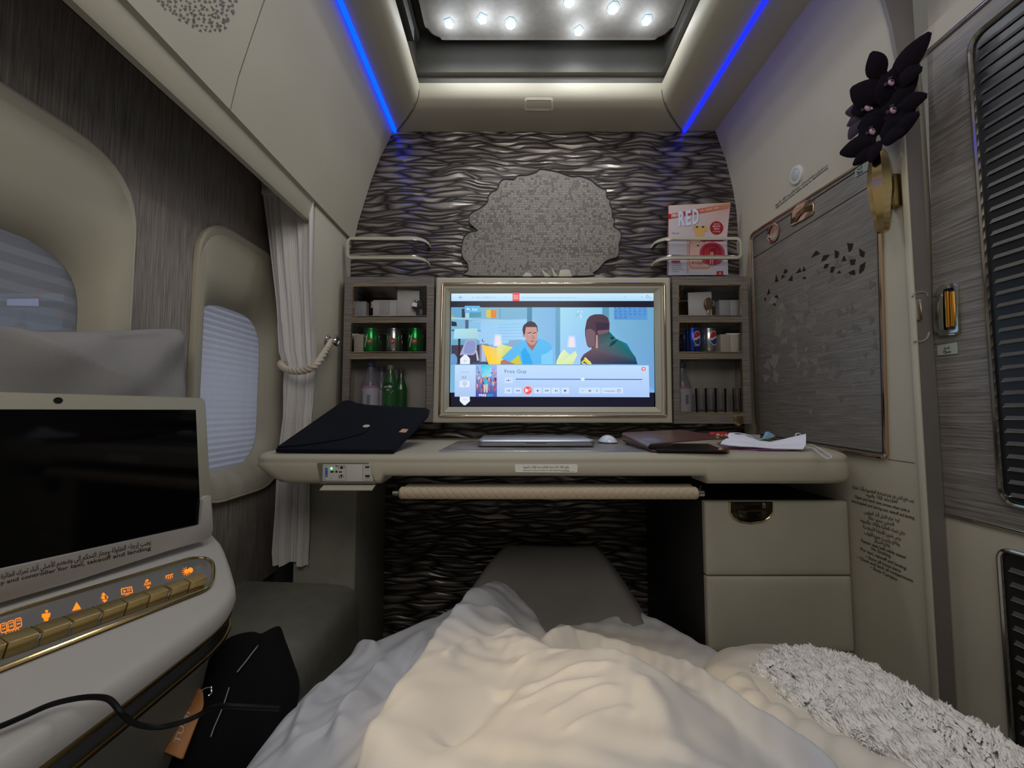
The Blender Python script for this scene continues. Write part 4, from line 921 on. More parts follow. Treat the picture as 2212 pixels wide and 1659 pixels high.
for k, (q) in enumerate(([(1551, 943), (1573, 942.5), (1574, 946.5), (1550, 948)],)):
    bm = NB(); slab(bm, [PY(x, y, .984) for x, y in q], (0, .012, 0), .0008); obj('gold_corner', bm, GOLD, fd)
bm = NB(); slab(bm, [PY(x, y, .966) for x, y in [(1552, 969.5), (1576, 969), (1576.5, 973.5), (1552, 974)]], (0, .012, 0), .0008); obj('gold_corner', bm, GOLD, fd)
# wipes / masks / packets
g = G(lambda x, y: PY(x, y, 1.16), (0, -1, 0), .0004)
rp = thing('sachet', 'small red packet with white print beside the folder', 'packet', PZ(1560, 950, DT))
bm = NB(); slab(bm, [PY(x, y, 1.15) for x, y in [(1538, 943), (1541, 934.5), (1575, 935), (1583, 944), (1575, 948), (1545, 947)]], (0, .02, .001), .001); obj('packet_body', bm, M('red_packet', (.55, .02, .03), .35), rp)
g = G(lambda x, y: PY(x, y, 1.149), (0, -1, 0)); g.rect(1547, 937, 1554, 942, (230, 210, 215), 1); g.rect(1557, 939, 1562, 943, (220, 190, 195), 1); g.disc(1568, 940, 3.3, (220, 190, 195), 1); g.build('packet_print', INK, rp)
def drape(name, px, mat, parent, T=.0012, wv=.002):
    "thin crumpled sheet from a list of (px,py,height above desk)"
    P3 = [PZ(x, y, DT+h) for x, y, h in px]
    bm = NB(); slab(bm, P3, (0, 0, -T)); bmesh.ops.triangulate(bm, faces=bm.faces[:]); return obj(name, bm, mat, parent, angle=60)
PURP = M('purple_foil', (.36, .06, .30), .3)
sm = thing('plastic_pouch', 'translucent purple-edged plastic pouch under the white face mask', 'pouch', PZ(1650, 968, DT))
drape('pouch_body', [(1572, 972, .001), (1640, 972.5, .002), (1702, 973, .002), (1740, 966, .003), (1700, 958, .006), (1610, 952, .008), (1560, 952, .006), (1548, 958, .004)], M('pink_plastic', (.42, .25, .33), .2, alpha=.8), sm)
drape('pouch_edge', [(1600, 969.5, .003), (1640, 971, .004), (1702, 971.5, .004), (1712, 968, .006), (1660, 966, .006), (1600, 964, .006)], PURP, sm)
MASK = M('white_mask_fabric', (.80, .81, .90), .8, bump=.3, bscale=300)
mk = thing('face_mask', 'crumpled white face mask with ear loops on the right end of the desk', 'face mask', PZ(1660, 962, DT))
# pleated crumpled mask surface: two long edges
topE = [(1578, 934), (1590, 938), (1608, 939), (1625, 946), (1640, 952), (1662, 954.5), (1685, 950), (1710, 944), (1728, 940), (1741, 937)]
botE = [(1556, 959), (1575, 962), (1600, 964), (1625, 965), (1650, 967), (1672, 969), (1695, 970), (1715, 970.5), (1735, 970), (1741, 960)]
tY = [1.11, 1.10, 1.09, 1.08, 1.07, 1.06, 1.055, 1.05, 1.045, 1.03]; bY = [1.03, 1.015, 1.0, 1.0, .995, .99, .985, .98, .975, .99]
bm = NB(); R = []
for (a, ya), (b, yb) in zip(zip(topE, tY), zip(botE, bY)):
    pa, pb = PY(a[0], a[1], ya), PY(b[0], b[1], yb); row = []
    for k in range(9):
        u = k/8; p = pa.lerp(pb, u); p.z += .0022*math.sin(u*9.4)*(1 if 0 < k < 8 else 0); p.z = max(p.z, EYE+DT+.006); row.append(p)
    R.append(row)
R2 = [[p-Vector((0, 0, .0012)) for p in r] for r in R]
loft(bm, R, False); loft(bm, R2, False); 
for A_, B_ in zip(R, R[1:]): pass
obj('mask_cloth', bm, MASK, mk, angle=70)
STR = M('ear_loop_cord', (.66, .66, .70), .8)
bm = NB(); lp1 = [(1738, 962), (1755, 961), (1775, 972), (1790, 981), (1796, 987), (1792, 991), (1783, 989), (1770, 979), (1755, 968), (1738, 964)]
hs = [.012, .012, .010, .006, .002, -.005, -.003, .003, .008, .012]
tube(bm, catmull([PZ(x, y, DT+h) for (x, y), h in zip(lp1, [.012, .012, .008, .005, .004, .004, .005, .006, .008, .011])], 4), .0013, seg=6); obj('ear_loop', bm, STR, mk)
bm = NB(); tube(bm, catmull([PY(x, y, 1.07) for x, y in [(1582, 935), (1600, 936), (1620, 941), (1629, 950), (1629, 958), (1625, 964)]], 4), .0013, seg=6); obj('ear_loop', bm, STR, mk)
bm = NB(); tube(bm, catmull([PY(x, y, 1.05) for x, y in [(1719, 945), (1719, 938), (1725, 936), (1730, 939), (1729, 945)]], 4), .0013, seg=6); obj('ear_loop', bm, STR, mk)
bm = NB(); slab(bm, [PY(x, y, 1.20) for x, y in [(1643, 950), (1655, 944), (1660, 932), (1669, 937), (1676, 942), (1665, 947)]], (0, .015, -.002), .001); tag(obj('tissue_packet', bm, M('blue_packet', (.28, .52, .72), .4)), 'small light blue packet corner behind the white face mask', 'packet')
bm = NB(); slab(bm, [PY(x, y, 1.24) for x, y in [(1600, 938), (1642, 939), (1643, 951), (1604, 950)]], (0, .004, -.003)); tg = obj('printed_leaflet', bm, M('leaflet', (.42, .42, .46), .6)); tag(tg, 'grey printed leaflet lying behind the face mask', 'leaflet')
g = G(lambda x, y: PY(x, y, 1.2395), (0, -1, 0)); 
for k in range(4): g.line([(1612, 941+k*2.2), (1626, 941.3+k*2.2)], .8, (90, 90, 105), 1)
g.build('leaflet_print', INK, tg)

# ---------------------------------------------------------- drawer cabinet on the right
YR = 1.0
dc = thing('drawer_cabinet', 'padded cream drawer cabinet below the right end of the desk', 'cabinet', W(.63, 1.1, -.85))
dx0, dx1 = PY(1525, 1200, YR).x, .797
bm = NB(); wbox(bm, dx0, dx1, YR+.016, YW-.002, -.85, -.221, .002); obj('cabinet_body', bm, M('dark_cabinet_side', (.018, .016, .015), .7), dc)
PADM = M('padded_leather', (.40, .375, .30), .5, bump=.35, bscale=600, var=.04)
for y0, y1 in ((1083, 1245), (1246, 1411), (1412, 1600)):
    z0, z1 = PY(1600, y1, YR).z, PY(1600, y0, YR).z
    bm = NB(); c = Vector(((dx0+dx1)/2, YR+.004, (z0+z1)/2))
    hw, hh = (dx1-dx0)/2-.001, (z1-z0)/2-.0006
    rr = lambda i, y, r: [Vector((c.x+a, YR+y, c.z+b)) for a, b in rrect(0, 0, hw-i, hh-i, r, 4)]
    loft(bm, [rr(0, .018, .004), rr(0, .006, .005), rr(.0015, .0028, .005), rr(.006, .0008, .006), rr(.02, 0, .01)], True, False, True); obj('padded_front', bm, PADM, dc, angle=60)
hp = [(1577, 1085), (1577, 1106), (1584, 1118), (1597, 1126), (1622, 1130), (1648, 1126), (1661, 1118), (1669, 1106), (1670, 1085)]
bm = NB(); slab(bm, [PY(x, y, YR-.003) for x, y in hp], (0, .006, 0), .0015); la = obj('latch_plate', bm, M('black_chrome', (.05, .04, .03), .12, .9), dc)
bm = NB(); tube(bm, [PY(x, y, YR-.004) for x, y in hp], .0013, False, 6); obj('latch_rim', bm, GOLD, la)
bm = NB(); slab(bm, [PY(x, y, YR-.006) for x, y in [(1592, 1102), (1630, 1099), (1658, 1104), (1655, 1117), (1640, 1123), (1610, 1123), (1596, 1116)]], (0, .004, 0), .002); obj('latch_paddle', bm, M('dark_chrome', (.10, .085, .06), .1, 1), la)
bm = NB(); slab(bm, [PY(x, y, YR-.0075) for x, y in [(1648, 1087), (1654, 1087), (1654, 1098), (1648, 1098)]], (0, .004, 0), .0006); obj('latch_tab', bm, ROSE, la)

# ============================================================ RIGHT WALL
XR = .80
RW = lambda h=0: (lambda x, y: (onprof(x, y, RP)+Vector((-h, 0, 0))) if y < 470 and h < .002 else PX(x, y, XR-h))
sw = thing('service_window', 'wood-faced service window panel with gold surround in the right wall', 'service window', PX(1770, 985, XR))
ow = rpoly([(1621, 507), (1897, 330), (1915, 990), (1636, 944)], [14, 3, 12, 3], 5)
bm = NB(); slab(bm, [PX(x, y, XR-.004) for x, y in ow], (.003, 0, 0), .001); obj('wood_panel', bm, WOODP, sw)
bm = NB(); tube(bm, [PX(x, y, XR-.004) for x, y in ow], .0035, True, 8, ry=.005); obj('gold_surround', bm, ROSE, sw)
iw = rpoly([(1626, 515), (1892, 343), (1908, 980), (1640, 938)], [10, 2, 8, 2], 4)
bm = NB(); tube(bm, [PX(x, y, XR-.0045) for x, y in iw], .0013, True, 6); obj('gap_line', bm, BLACK, sw)
g = G(RW(.0042), (-1, 0, 0), .0003)
g.line([(1628, 557), (1893, 393)], 1.6, (38, 33, 28), 1)
holes = [[(1674,609),(1677,592),(1682,608)],[(1696,609),(1692,602),(1684,608)] if 0 else [(1689,594),(1697,595),(1688,603)],[(1702,606),(1712,594),(1712,607),(1706,606)],[(1719,590),(1729,578),(1731,587)],[(1734,587),(1736,574),(1741,584)],[(1732,601),(1740,597),(1741,603)],[(1657,638),(1661,622),(1664,633)],[(1650,645),(1655,643),(1654,652)],[(1673,641),(1679,636),(1682,645)],[(1669,658),(1674,653),(1677,661)],[(1692,591),(1696,581),(1702,583),(1699,590)],
 [(1752,557),(1763,541),(1772,547),(1758,554)],[(1774,565),(1779,552),(1793,549),(1784,561)],[(1804,558),(1803,540),(1813,544),(1811,556)],[(1830,525),(1844,526),(1840,540),(1834,545)],[(1856,536),(1869,545),(1866,556),(1858,553)],[(1818,564),(1824,551),(1829,563)],[(1836,561),(1849,560),(1846,572),(1838,572)],[(1779,580),(1783,570),(1791,570),(1787,579)],[(1793,589),(1796,576),(1804,576),(1800,588)],[(1808,591),(1814,583),(1817,590)],[(1833,588),(1846,582),(1848,594),(1838,593)],[(1856,592),(1858,573),(1871,565),(1866,584)]]
for h in holes: g.poly(h, (8, 7, 6), 2)
g.build('pierced_pattern', INK, sw)
g = G(RW(.0041), (-1, 0, 0), .0002); random.seed(5)
for k in range(150):
    x = random.uniform(1650, 1890); y = random.uniform(560 if x > 1740 else 640, 900)
    if y < 520+(1890-x)*.5 or (y > 820 and random.random() < .6) : continue
    a = random.random()*6.28; s_ = random.uniform(7, 14)
    pts = [(x+s_*random.uniform(.5, 1.2)*math.cos(a+j*2.1+random.uniform(-.4, .4)), y+s_*1.1*math.sin(a+j*2.1)) for j in range(3)]
    v = random.randint(0, 8); g.poly(pts, (116+v, 110+v, 103+v) if random.random() < .7 else (104, 98, 92), 1+k*.004)
g.build('leaf_inlay', INK, sw)
# latches in the header of the window panel
bm = NB(); oc = PX(1669, 503, XR-.0045)
ov = lambda s, off: [PX(1669+s*(12*math.cos(a)+4*math.sin(a)*0), 503+s*(19*math.sin(a)-6*math.cos(a)), XR-off) for a in [6.2832*k/24 for k in range(24)]]
loft(bm, [ov(1.15, .0045), ov(1.1, .008), ov(.9, .0085), ov(.8, .004)], True); lt = obj('oval_latch', bm, ROSE, sw)
bm = NB(); bm.faces.new([bm.verts.new(p) for p in ov(.86, .0052)]); obj('latch_cup', bm, NICKEL, lt)
dp = [(1710, 489), (1711, 462), (1722, 445), (1742, 432), (1756, 430), (1760, 438), (1759, 462), (1735, 476)]
bm = NB(); pp = [PX(x, y, XR-.0045) for x, y in rpoly(dp, 5, 3)]; slab(bm, [p-Vector((.004, 0, 0)) for p in pp], (.004, 0, 0), .0015); l2 = obj('window_handle', bm, ROSE, sw)
bm = NB(); slab(bm, [PX(x, y, XR-.0105) for x, y in rpoly([(1716, 482), (1718, 462), (1734, 448), (1754, 442), (1754, 455), (1732, 460), (1722, 472)], 3, 2)], (.004, 0, 0), .001); obj('handle_grip', bm, M('bronze_dark', (.20, .13, .06), .12, 1), l2)
def placard(name, quad, fnx, n, parent, lines, col=(120, 128, 122)):
    bm = NB(); slab(bm, [fnx(x, y)+Vector(n)*.0012 for x, y in rpoly(quad, 2.5, 2)], Vector(n)*-.0012); o = obj(name, bm, M('placard_face', (.34, .38, .34), .5), parent, label='pale sticker reading Open')
    g = G(lambda x, y: fnx(x, y)+Vector(n)*.0013, n, .0002)
    for t_, x, y, s_, U__, wd, b in lines: g.text(t_, x, y, s_, (35, 38, 35), 1, U=U__, width=wd, bold=b)
    g.build('placard_text', INK, o); return o
placard('open_sticker', [(1848, 366), (1879, 344), (1881, 364), (1848, 384)], RW(.0045), (-1, 0, 0), sw, [(ar('فتح'), 1852, 370, 11, (.86, -.5), 14, .01), ('Open', 1852, 379.5, 10.5, (.86, -.5), 15, .02)])
# button and lettering above the window panel
cb = thing('call_button', 'round white push button on the right wall above the service window', 'button', PX(1722, 378, XR-.002))
uu = lambda r, off: [onprof(1722+r*(math.cos(a)), 378+r*(1.5*math.sin(a))-r*.45*math.cos(a), RP)-Vector((off, 0, 0)) for a in [6.2832*k/28 for k in range(28)]]
bm = NB(); loft(bm, [uu(14, 0), uu(13.2, .005), uu(11.5, .0065), uu(8.6, .006), uu(8.4, .003)], True); obj('button_ring', bm, WHITEP, cb)
bm = NB(); loft(bm, [uu(8.2, .003), uu(8.0, .006), uu(6.6, .0072)], True, False, True); obj('button_cap', bm, M('button_grey', (.44, .45, .46), .4), cb)
def XWr(x, y):
    return onprof(x, y, RP, .0012) if y < 480 else PX(x, y, XR-.0008)
g = G(RW(.0006), (-1, 0, 0), .0002)
def slopetext(g, s, p, q, size, bold=.012, z=1, col=(40, 38, 34), vs=1):
    L_ = math.hypot(q[0]-p[0], q[1]-p[1]); u = ((q[0]-p[0])/L_, (q[1]-p[1])/L_); g.text(s, p[0], p[1], size, col, z, U=u, V=(0, -1), width=L_, bold=bold)
slopetext(g, ar('يجب فتح وتثبيت نافذة الخدمة أثناء تحرك الطائرة وعند الإقلاع والهبوط'), (1675, 446), (1788, 358), 8, .01)
slopetext(g, 'Open and latch service window during taxi, takeoff and landing', (1676, 452), (1789, 364), 7, .012)
ws = g.build('wall_lettering', INK); tag(ws, 'slanted black instruction lettering above the service window', 'lettering')
g = G(RW(.0006), (-1, 0, 0), .0002)
cx = lambda x, y: (1800+x/6.38, 1030+y/6.38)
for s_, a, b, sz in ((ar('يجب فتح الباب عند عدم استخدام المقصورة وأثناء تحرك'), (262, 155), (1110, 352), 11), (ar('الطائرة وعند الإقلاع والهبوط'), (445, 262), (885, 362), 11),
    ('Open and latch aisle screen when suite is', (295, 290), (1055, 490), 9.5), ('unoccupied and during taxi, takeoff and landing', (252, 345), (1118, 588), 9.5),
    (ar('اربط حزام الأمان أثناء الجلوس'), (425, 500), (912, 622), 11), (ar('التدخين ممنوع بتاتا'), (485, 580), (838, 678), 11), (ar('خلال تحرك الطائرة والإقلاع والهبوط'), (370, 612), (992, 805), 11),
    (ar('يرجى تخزين الأمتعة الشخصية'), (410, 700), (930, 872), 11), (ar('وإغلاق وتثبيت جميع الأبواب'), (430, 785), (915, 950), 11), (ar('وفتح الستائر'), (560, 895), (778, 965), 11),
    ('Fasten seat belt while seated', (385, 895), (998, 1130), 10), ('No Smoking', (527, 1005), (790, 1112), 10), ('For taxi, takeoff and landing:', (378, 1010), (1010, 1285), 10),
    ('• Stow all loose items', (450, 1115), (935, 1320), 10), ('• Close and latch all compartments', (335, 1125), (1100, 1455), 10), ('• Stow Curtains', (512, 1262), (880, 1435), 10)):
    slopetext(g, s_, cx(*a), cx(*b), sz*.95, .014)
slopetext(g, 'EK-3714-20 A', cx(1060, 1530), cx(1160, 1562), 3, 0, col=(70, 68, 60)) if False else None
wl = g.build('safety_lettering', INK); tag(wl, 'block of black Arabic and English safety lettering low on the right wall', 'lettering')
# brass bud vase on the wall
vx = .765; vc = PX(1903, 420, vx)
vs = thing('wall_vase', 'tall faceted brass bud vase fixed to the right wall', 'vase', PX(1903, 505, vx))
zb, zt = PX(1903, 503, vx).z, PX(1903, 326, vx).z; H = zt-zb
bm = NB(); lathe(bm, [(.0005, 0), (.010, 0), (.0115, .004), (.016, H*.22), (.0215, H*.5), (.0215, H*.66), (.018, H*.86), (.0125, H), (.011, H), (.0105, H-.01)], (vc.x, vc.y, zb), 8, 1, 1, .2); obj('vase_body', bm, GOLD, vs, angle=12)
bm = NB(); box(bm, (vx, vc.y-.012, zb+H*.3), (XR-.0005, vc.y+.012, zb+H*.7), .003); obj('vase_bracket', bm, M('aged_brass', (.35, .27, .14), .25, 1), vs)
# orchid spray
PET = M('dark_purple_petal', (.0028, .0004, .0036), .9, var=.4, vscale=120, spec=.15); PETC = M('purple_petal', (.018, .0025, .020), .8, var=.4, vscale=150); LIPM = M('pale_orchid_lip', (.36, .20, .26), .55)
orc = thing('orchid_spray', 'sprig of dark purple orchid blooms standing in the brass wall vase', 'flowers', PX(1903, 330, vx))
bm = NB(); tube(bm, catmull([Vector((vc.x, vc.y, zb+H*.7))]+[PX(x, y, vx-.004) for x, y in ((1903, 322), (1906, 280), (1905, 230), (1912, 185))], 6), .0018, seg=8); obj('stem', bm, M('stem_green', (.03, .035, .02), .6), orc)
def petal(bm, c, ang, L_, wd, tilt, nrm=.010):
    "one cupped petal in the plane facing the suite"
    ex = Vector((.25, -.97, 0)); ez = Vector((0, 0, 1)); n = Vector((-.97, -.25, 0))
    d = (ex*math.cos(ang)*1.0+ez*math.sin(ang)).normalized(); s = n.cross(d).normalized(); rows = []
    for i in range(9):
        u = i/8; wv = wd*math.sin(math.pi*min(1, u*.90+.06))**.75*(1-.25*u); row = []
        for j in range(7):
            v = j/6*2-1; row.append(c+d*(L_*u)+s*(wv*v)+n*(.006*math.sin(u*3)+tilt*u*L_-.28*wv*v*v+.003))
        rows.append(row)
    loft(bm, rows, False)
random.seed(9)
fl = [(1922, 178, [100, 20, 75, 340, 140, 0], 52, .0), (1890, 200, [150, 110, 220, 60, 300, 180], 48, .6), (1875, 232, [150, 200, 250, 100, 30, 320], 40, 1.1), (1928, 238, [30, 350, 60, 260, 300, 100], 40, .3), (1895, 298, [175, 120, 60, 20, 240, 330], 42, .2), (1905, 262, [250, 300, 90, 40, 180, 340], 34, .8)]
shp = [[(1900,222,70,44),(1910,236,190,40),(1903,268,20,44),(1908,285,120,40),(1890,262,215,36),(1918,214,-30,40)],[(1905,170,95,46),(1928,172,35,62),(1935,180,-15,42)], [(1902,212,130,58),(1890,218,165,42),(1908,210,60,40)], [(1880,230,160,36),(1878,238,190,34),(1872,246,235,40),(1895,228,45,34)], [(1925,240,40,52),(1935,238,-10,44),(1925,246,-60,40),(1915,228,80,46)], [(1898,315,200,40),(1892,312,150,30),(1915,300,10,52),(1895,302,172,54),(1905,298,28,58),(1893,298,120,42),(1897,306,260,36),(1908,302,-20,40)], [(1895,255,250,38),(1900,250,200,34),(1908,258,-30,34),(1902,235,90,30),(1905,265,180,36),(1898,250,0,40)]]
for fi, ps in enumerate(shp):
    c = sum((PX(x, y, vx-.006-.004*(fi % 3)) for x, y, _, _ in ps), Vector())/len(ps)
    bm = NB()
    for x, y, a, L_ in ps:
        pc = PX(x, y, vx-.006-.004*(fi % 3)); k = (pc-Vector((0, 0, EYE))).length/F*.86
        petal(bm, pc, math.radians(a), L_*k, L_*k*.40, random.uniform(-.1, .3))
    bl = obj('bloom', bm, PET if fi % 2 == 0 else PETC if fi in (3,) else PET, orc, angle=80)
    cc = Vector(ps[0][:2]+(0,)); lpx = [None, (1926, 178), None, (1875, 233), (1930, 238), (1885, 284), None][fi]
    if lpx:
        bm = NB(); inflate(bm, [PX(lpx[0]+5.0*math.cos(t), lpx[1]+8*math.sin(t), vx-.020) for t in [6.2832*q/12 for q in range(12)]], (-1, 0, 0), .006, .004, rings=4); obj('lip', bm, LIPM, bl)
        bm = NB()
        for q_ in (60, 200, 320): petal(bm, PX(lpx[0], lpx[1], vx-.016), math.radians(q_), .010, .005, .2)
        obj('inner_petals', bm, PETC, bl, angle=80)
# thin seam under the window panel
bm = NB(); tube(bm, [PX(1918, 992, XR-.0005), PX(1975, 1000, XR-.0005)], .0006, seg=6); struct('trim_10', bm, DARKV)
# ---- sliding door with louvres
XD = .832
dr = struct('door_1', (lambda b: (slab(b, [PX(2026, 1104, XD), PX(2003, 116, XD), W(XD, .30, .712), W(XD, .30, PX(2026, 1104, XD).z-EYE)], (.012, 0, 0)), b)[1])(NB()), WOODD, smooth=False)
dr.data.materials[0] = WOODD
zT = PX(2003, 116, XD).z-EYE; zB = PX(2026, 1104, XD).z-EYE; y0d = PX(2026, 1104, XD).y
bm = NB(); wbox(bm, XD-.004, XD+.006, .30, y0d+.005, zT-.002, zT+.006, .002); wbox(bm, XD-.004, XD+.006, .30, y0d+.005, zB-.006, zB+.001, .002); obj('door_trim', bm, NICKEL, dr)
bm = NB(); wbox(bm, XD, XD+.012, -.5, y0d+.004, -.85, zB-.006); wbox(bm, XD, XD+.012, -.5, y0d+.004, zT+.006, .76); struct('trim_11', bm, CREAM2)
def louvre(y_far, z_hi, z_lo, sp_, par, r=.028):
    yn = .20
    fr = [W(XD-.001, y, d) for y, d in rpoly([(yn, z_lo), (y_far, z_lo), (y_far, z_hi), (yn, z_hi)], [.001, r, r, .001], 6)]
    bm = NB(); slab(bm, fr, (.0105, 0, 0)); obj('louvre_opening', bm, BLACK, par, smooth=False)
    bm = NB(); tube(bm, [p-Vector((.002, 0, 0)) for p in fr], .0042, True, 8); obj('louvre_frame', bm, NICKEL, par)
    bm = NB(); n_ = int((z_hi-z_lo-.02)/sp_)
    for k in range(n_):
        d = z_lo+.014+k*sp_; a = W(XD-.0032, y_far-.012, d); b = W(XD-.0032, yn, d)
        q = [a, b, b+Vector((.0075, 0, sp_*1.02)), a+Vector((.0075, -.006, sp_*1.02))]
        slab(bm, q, (.0012, 0, 0))
    obj('louvre_slats', bm, M('slat_grey', (.085, .078, .072), .4, var=.1, vscale=20), par, smooth=False)
    bm = NB()
    for k in range(n_):
        d = z_lo+.014+k*sp_; tube(bm, [W(XD-.0036, y_far-.012, d), W(XD-.0036, yn, d)], .0006, seg=4)
    obj('slat_edges', bm, NICKEL, par)
hiL = PX(2112, 120, XD); loL = PX(2155, 1080, XD)
yl = PX(2140, 700, XD).y; louvre(yl, PX(2108, 90, XD).z-EYE+.01, PX(2158, 1085, XD).z-EYE, .0212, dr)
yl2 = PX(2170, 1300, XD).y; louvre(yl2, PX(2165, 1184, XD).z-EYE, -.80, .0235, bpy.data.objects['trim_11'], .02)
# door latch
lh = thing('door_latch', 'recessed gold pull latch on the sliding door edge', 'door latch', PX(2042, 668, XD))
lq = rpoly([(2015, 636), (2030, 616), (2066, 609), (2070, 722), (2024, 726), (2017, 715)], 9, 4)
bm = NB(); slab(bm, [PX(x, y, XD-.006) for x, y in lq], (.006, 0, 0), .002); obj('latch_plate', bm, NICKEL, lh)
bm = NB(); slab(bm, [PX(x, y, XD-.0064) for x, y in rpoly([(2037, 625), (2060, 620), (2063, 712), (2040, 714)], 4, 3)], (.002, 0, 0)); obj('latch_cavity', bm, BLACKG, lh)
bm = NB(); tube(bm, [PX(2046, 630, XD-.008), PX(2049, 707, XD-.008)], .004, seg=10); tube(bm, [PX(2056, 630, XD-.007), PX(2059, 705, XD-.007)], .003, seg=10); obj('latch_bar', bm, M('amber_brass', (.80, .38, .06), .2, 1), lh)
bm = NB(); slab(bm, [PX(x, y, XD-.0085) for x, y in rpoly([(2017, 660), (2022, 640), (2036, 632), (2038, 716), (2024, 710), (2018, 695)], 8, 4)], (.004, 0, 0), .0015); obj('latch_thumb', bm, M('pewter', (.35, .33, .28), .25, 1), lh)
placard('open_sticker', [(2026, 747), (2068, 739), (2070, 764), (2027, 768)], lambda x, y: PX(x, y, XD-.0005), (-1, 0, 0), dr, [(ar('فتح'), 2040, 755, 9, (.99, -.12), 13, .01), ('Open', 2039, 764, 8.5, (.99, -.12), 17, .02)])
# strike plate on the post
sk = thing('door_strike', 'oval grooved strike with small pin on the taupe door post', 'strike plate', PY(1988, 660, .813))
YP = .8128
bm = NB(); slab(bm, [PY(x, y, YP-.006) for x, y in rpoly([(1983, 646), (1992, 646), (1994, 691), (1985, 691)], 3, 3)], (0, .006, 0), .0015); obj('strike_pin', bm, NICKEL, sk)
GRV = M('groove_highlight', (.26, .245, .23), .35)
for q in ([(1971, 641), (1976, 634), (1988, 631), (1999, 632), (2004, 640)], [(1974, 738), (1990, 738), (2002, 731), (2007, 718)]):
    bm = NB(); tube(bm, catmull([PY(x, y, YP-.0005) for x, y in q], 4), .0018, seg=6); obj('strike_groove', bm, GRV, sk)
# ============================================================ LEFT: CURTAIN, CONSOLE, SCREEN, PILLOW, BAG
def curtain_mat():
    m, t, p = nt('striped_curtain'); N = t.nodes; L = t.links
    uv = N.new('ShaderNodeUVMap'); sp_ = N.new('ShaderNodeSeparateXYZ'); L.new(uv.outputs[0], sp_.inputs[0])
    mu = N.new('ShaderNodeMath'); mu.operation = 'MULTIPLY'; mu.inputs[1].default_value = 330; L.new(sp_.outputs[0], mu.inputs[0])
    si = N.new('ShaderNodeMath'); si.operation = 'SINE'; L.new(mu.outputs[0], si.inputs[0])
    r = N.new('ShaderNodeMapRange'); r.inputs[1].default_value = -1; r.inputs[2].default_value = 1; L.new(si.outputs[0], r.inputs[0])
    mx = N.new('ShaderNodeMix'); mx.data_type = 'RGBA'; mx.inputs[6].default_value = (.58, .53, .47, 1); mx.inputs[7].default_value = (.84, .83, .85, 1); L.new(r.outputs[0], mx.inputs[0])
    L.new(mx.outputs[2], p.inputs['Base Color']); p.inputs['Roughness'].default_value = .8
    b = N.new('ShaderNodeBump'); b.inputs['Strength'].default_value = .5; b.inputs['Distance'].default_value = .001; L.new(si.outputs[0], b.inputs['Height']); L.new(b.outputs[0], p.inputs['Normal'])
    return m
ct = thing('curtain', 'white striped window curtain gathered by a plaited tie beside the smaller window', 'curtain', PY(640, 1215, 1.17))
LE = [(300, 545), (380, 558), (500, 574), (650, 592), (760, 601), (795, 613), (830, 611), (900, 611), (985, 602), (1100, 598), (1190, 592), (1222, 594)]
RE = [(300, 680), (380, 681), (470, 680), (600, 679), (700, 683), (780, 686), (800, 682), (830, 680), (950, 676), (1050, 671), (1150, 670), (1205, 667)]
def itp(T, y):
    for (a, b), (c, d) in zip(T, T[1:]):
        if y <= c: return b+(d-b)*max(0, (y-a))/(c-a)
    return T[-1][1]
bm = NB(); uvl = bm.loops.layers.uv.new('UVMap'); nu, nv = 220, 70; V = []
for j in range(nv+1):
    y = 300+(1218-300)*j/nv; yb = 1
    row = []
    for i in range(nu+1):
        u = i/nu; yy = y if j < nv else y+4*math.sin(u*9)
        x = itp(LE, y)*(1-u)+itp(RE, y)*u
        amp = (.010 if y < 700 else .008 if y < 880 else .011)*min(1, abs(y-797)/160+.35); tw = .9*math.sin(y/240)
        dy = amp*(math.sin(u*24+tw)*.6+math.sin(u*47+1.3-tw*2)*.3+math.sin(u*9+y/300)*.8)
        row.append(bm.verts.new(PY(x, yy, 1.158)+Vector((0, dy, 0))))
    V.append(row)
for j in range(nv):
    for i in range(nu):
        f = bm.faces.new((V[j][i], V[j][i+1], V[j+1][i+1], V[j+1][i]))
        for lp_, (a, b) in zip(f.loops, ((i, j), (i+1, j), (i+1, j+1), (i, j+1))): lp_[uvl].uv = (a/nu, b/nv)
obj('curtain_fabric', bm, curtain_mat(), ct, angle=75)
bm = NB(); box(bm, (-.715, 1.15, EYE+.612), (-.585, 1.18, EYE+.63), .003); obj('curtain_track', bm, M('track_white', (.6, .6, .6), .4), ct)
tb = thing('curtain_tieback', 'plaited cream rope tie wrapped round the curtain, hooked on a round gold knob', 'tieback', PX(705, 737, -.567))
kn = PX(706, 737, -.566)
rp_ = catmull([kn+Vector((.014, 0, .002)), kn+Vector((.018, -.03, -.022)), PY(698, 766, 1.15), PY(680, 790, 1.10), PY(655, 801, 1.10), PY(630, 801, 1.105), PY(614, 795, 1.12), PY(607, 787, 1.14), PY(612, 782, 1.17)], 14)
bm = NB()
for s_ in range(3):
    pts = []; 
    for i, p in enumerate(rp_):
        d = (rp_[min(i+1, len(rp_)-1)]-rp_[max(0, i-1)]).normalized(); a = Vector((0, 0, 1)).cross(d).normalized(); b = d.cross(a)
        w_ = i*.42+s_*2.094; pts.append(p+a*math.cos(w_)*.0045+b*math.sin(w_*1.0)*.0045)
    tube(bm, pts, .0052, seg=8)
obj('plaited_rope', bm, M('rope_leather', (.50, .43, .33), .5, bump=.2), tb)
bm = NB()
def xl(prof_, c, m):
    R = [[Vector((c.x+h, c.y+r*math.cos(6.2832*k/20), c.z+r*math.sin(6.2832*k/20))) for k in range(20)] for r, h in prof_]; return R
loft(bm, xl([(.016, 0), (.018, .004), (.015, .008), (.009, .010), (.008, .020), (.014, .024), (.017, .030), (.0155, .034), (.010, .034), (.009, .031)], kn, 0), True, True, True); obj('tie_knob', bm, NICKEL, tb)

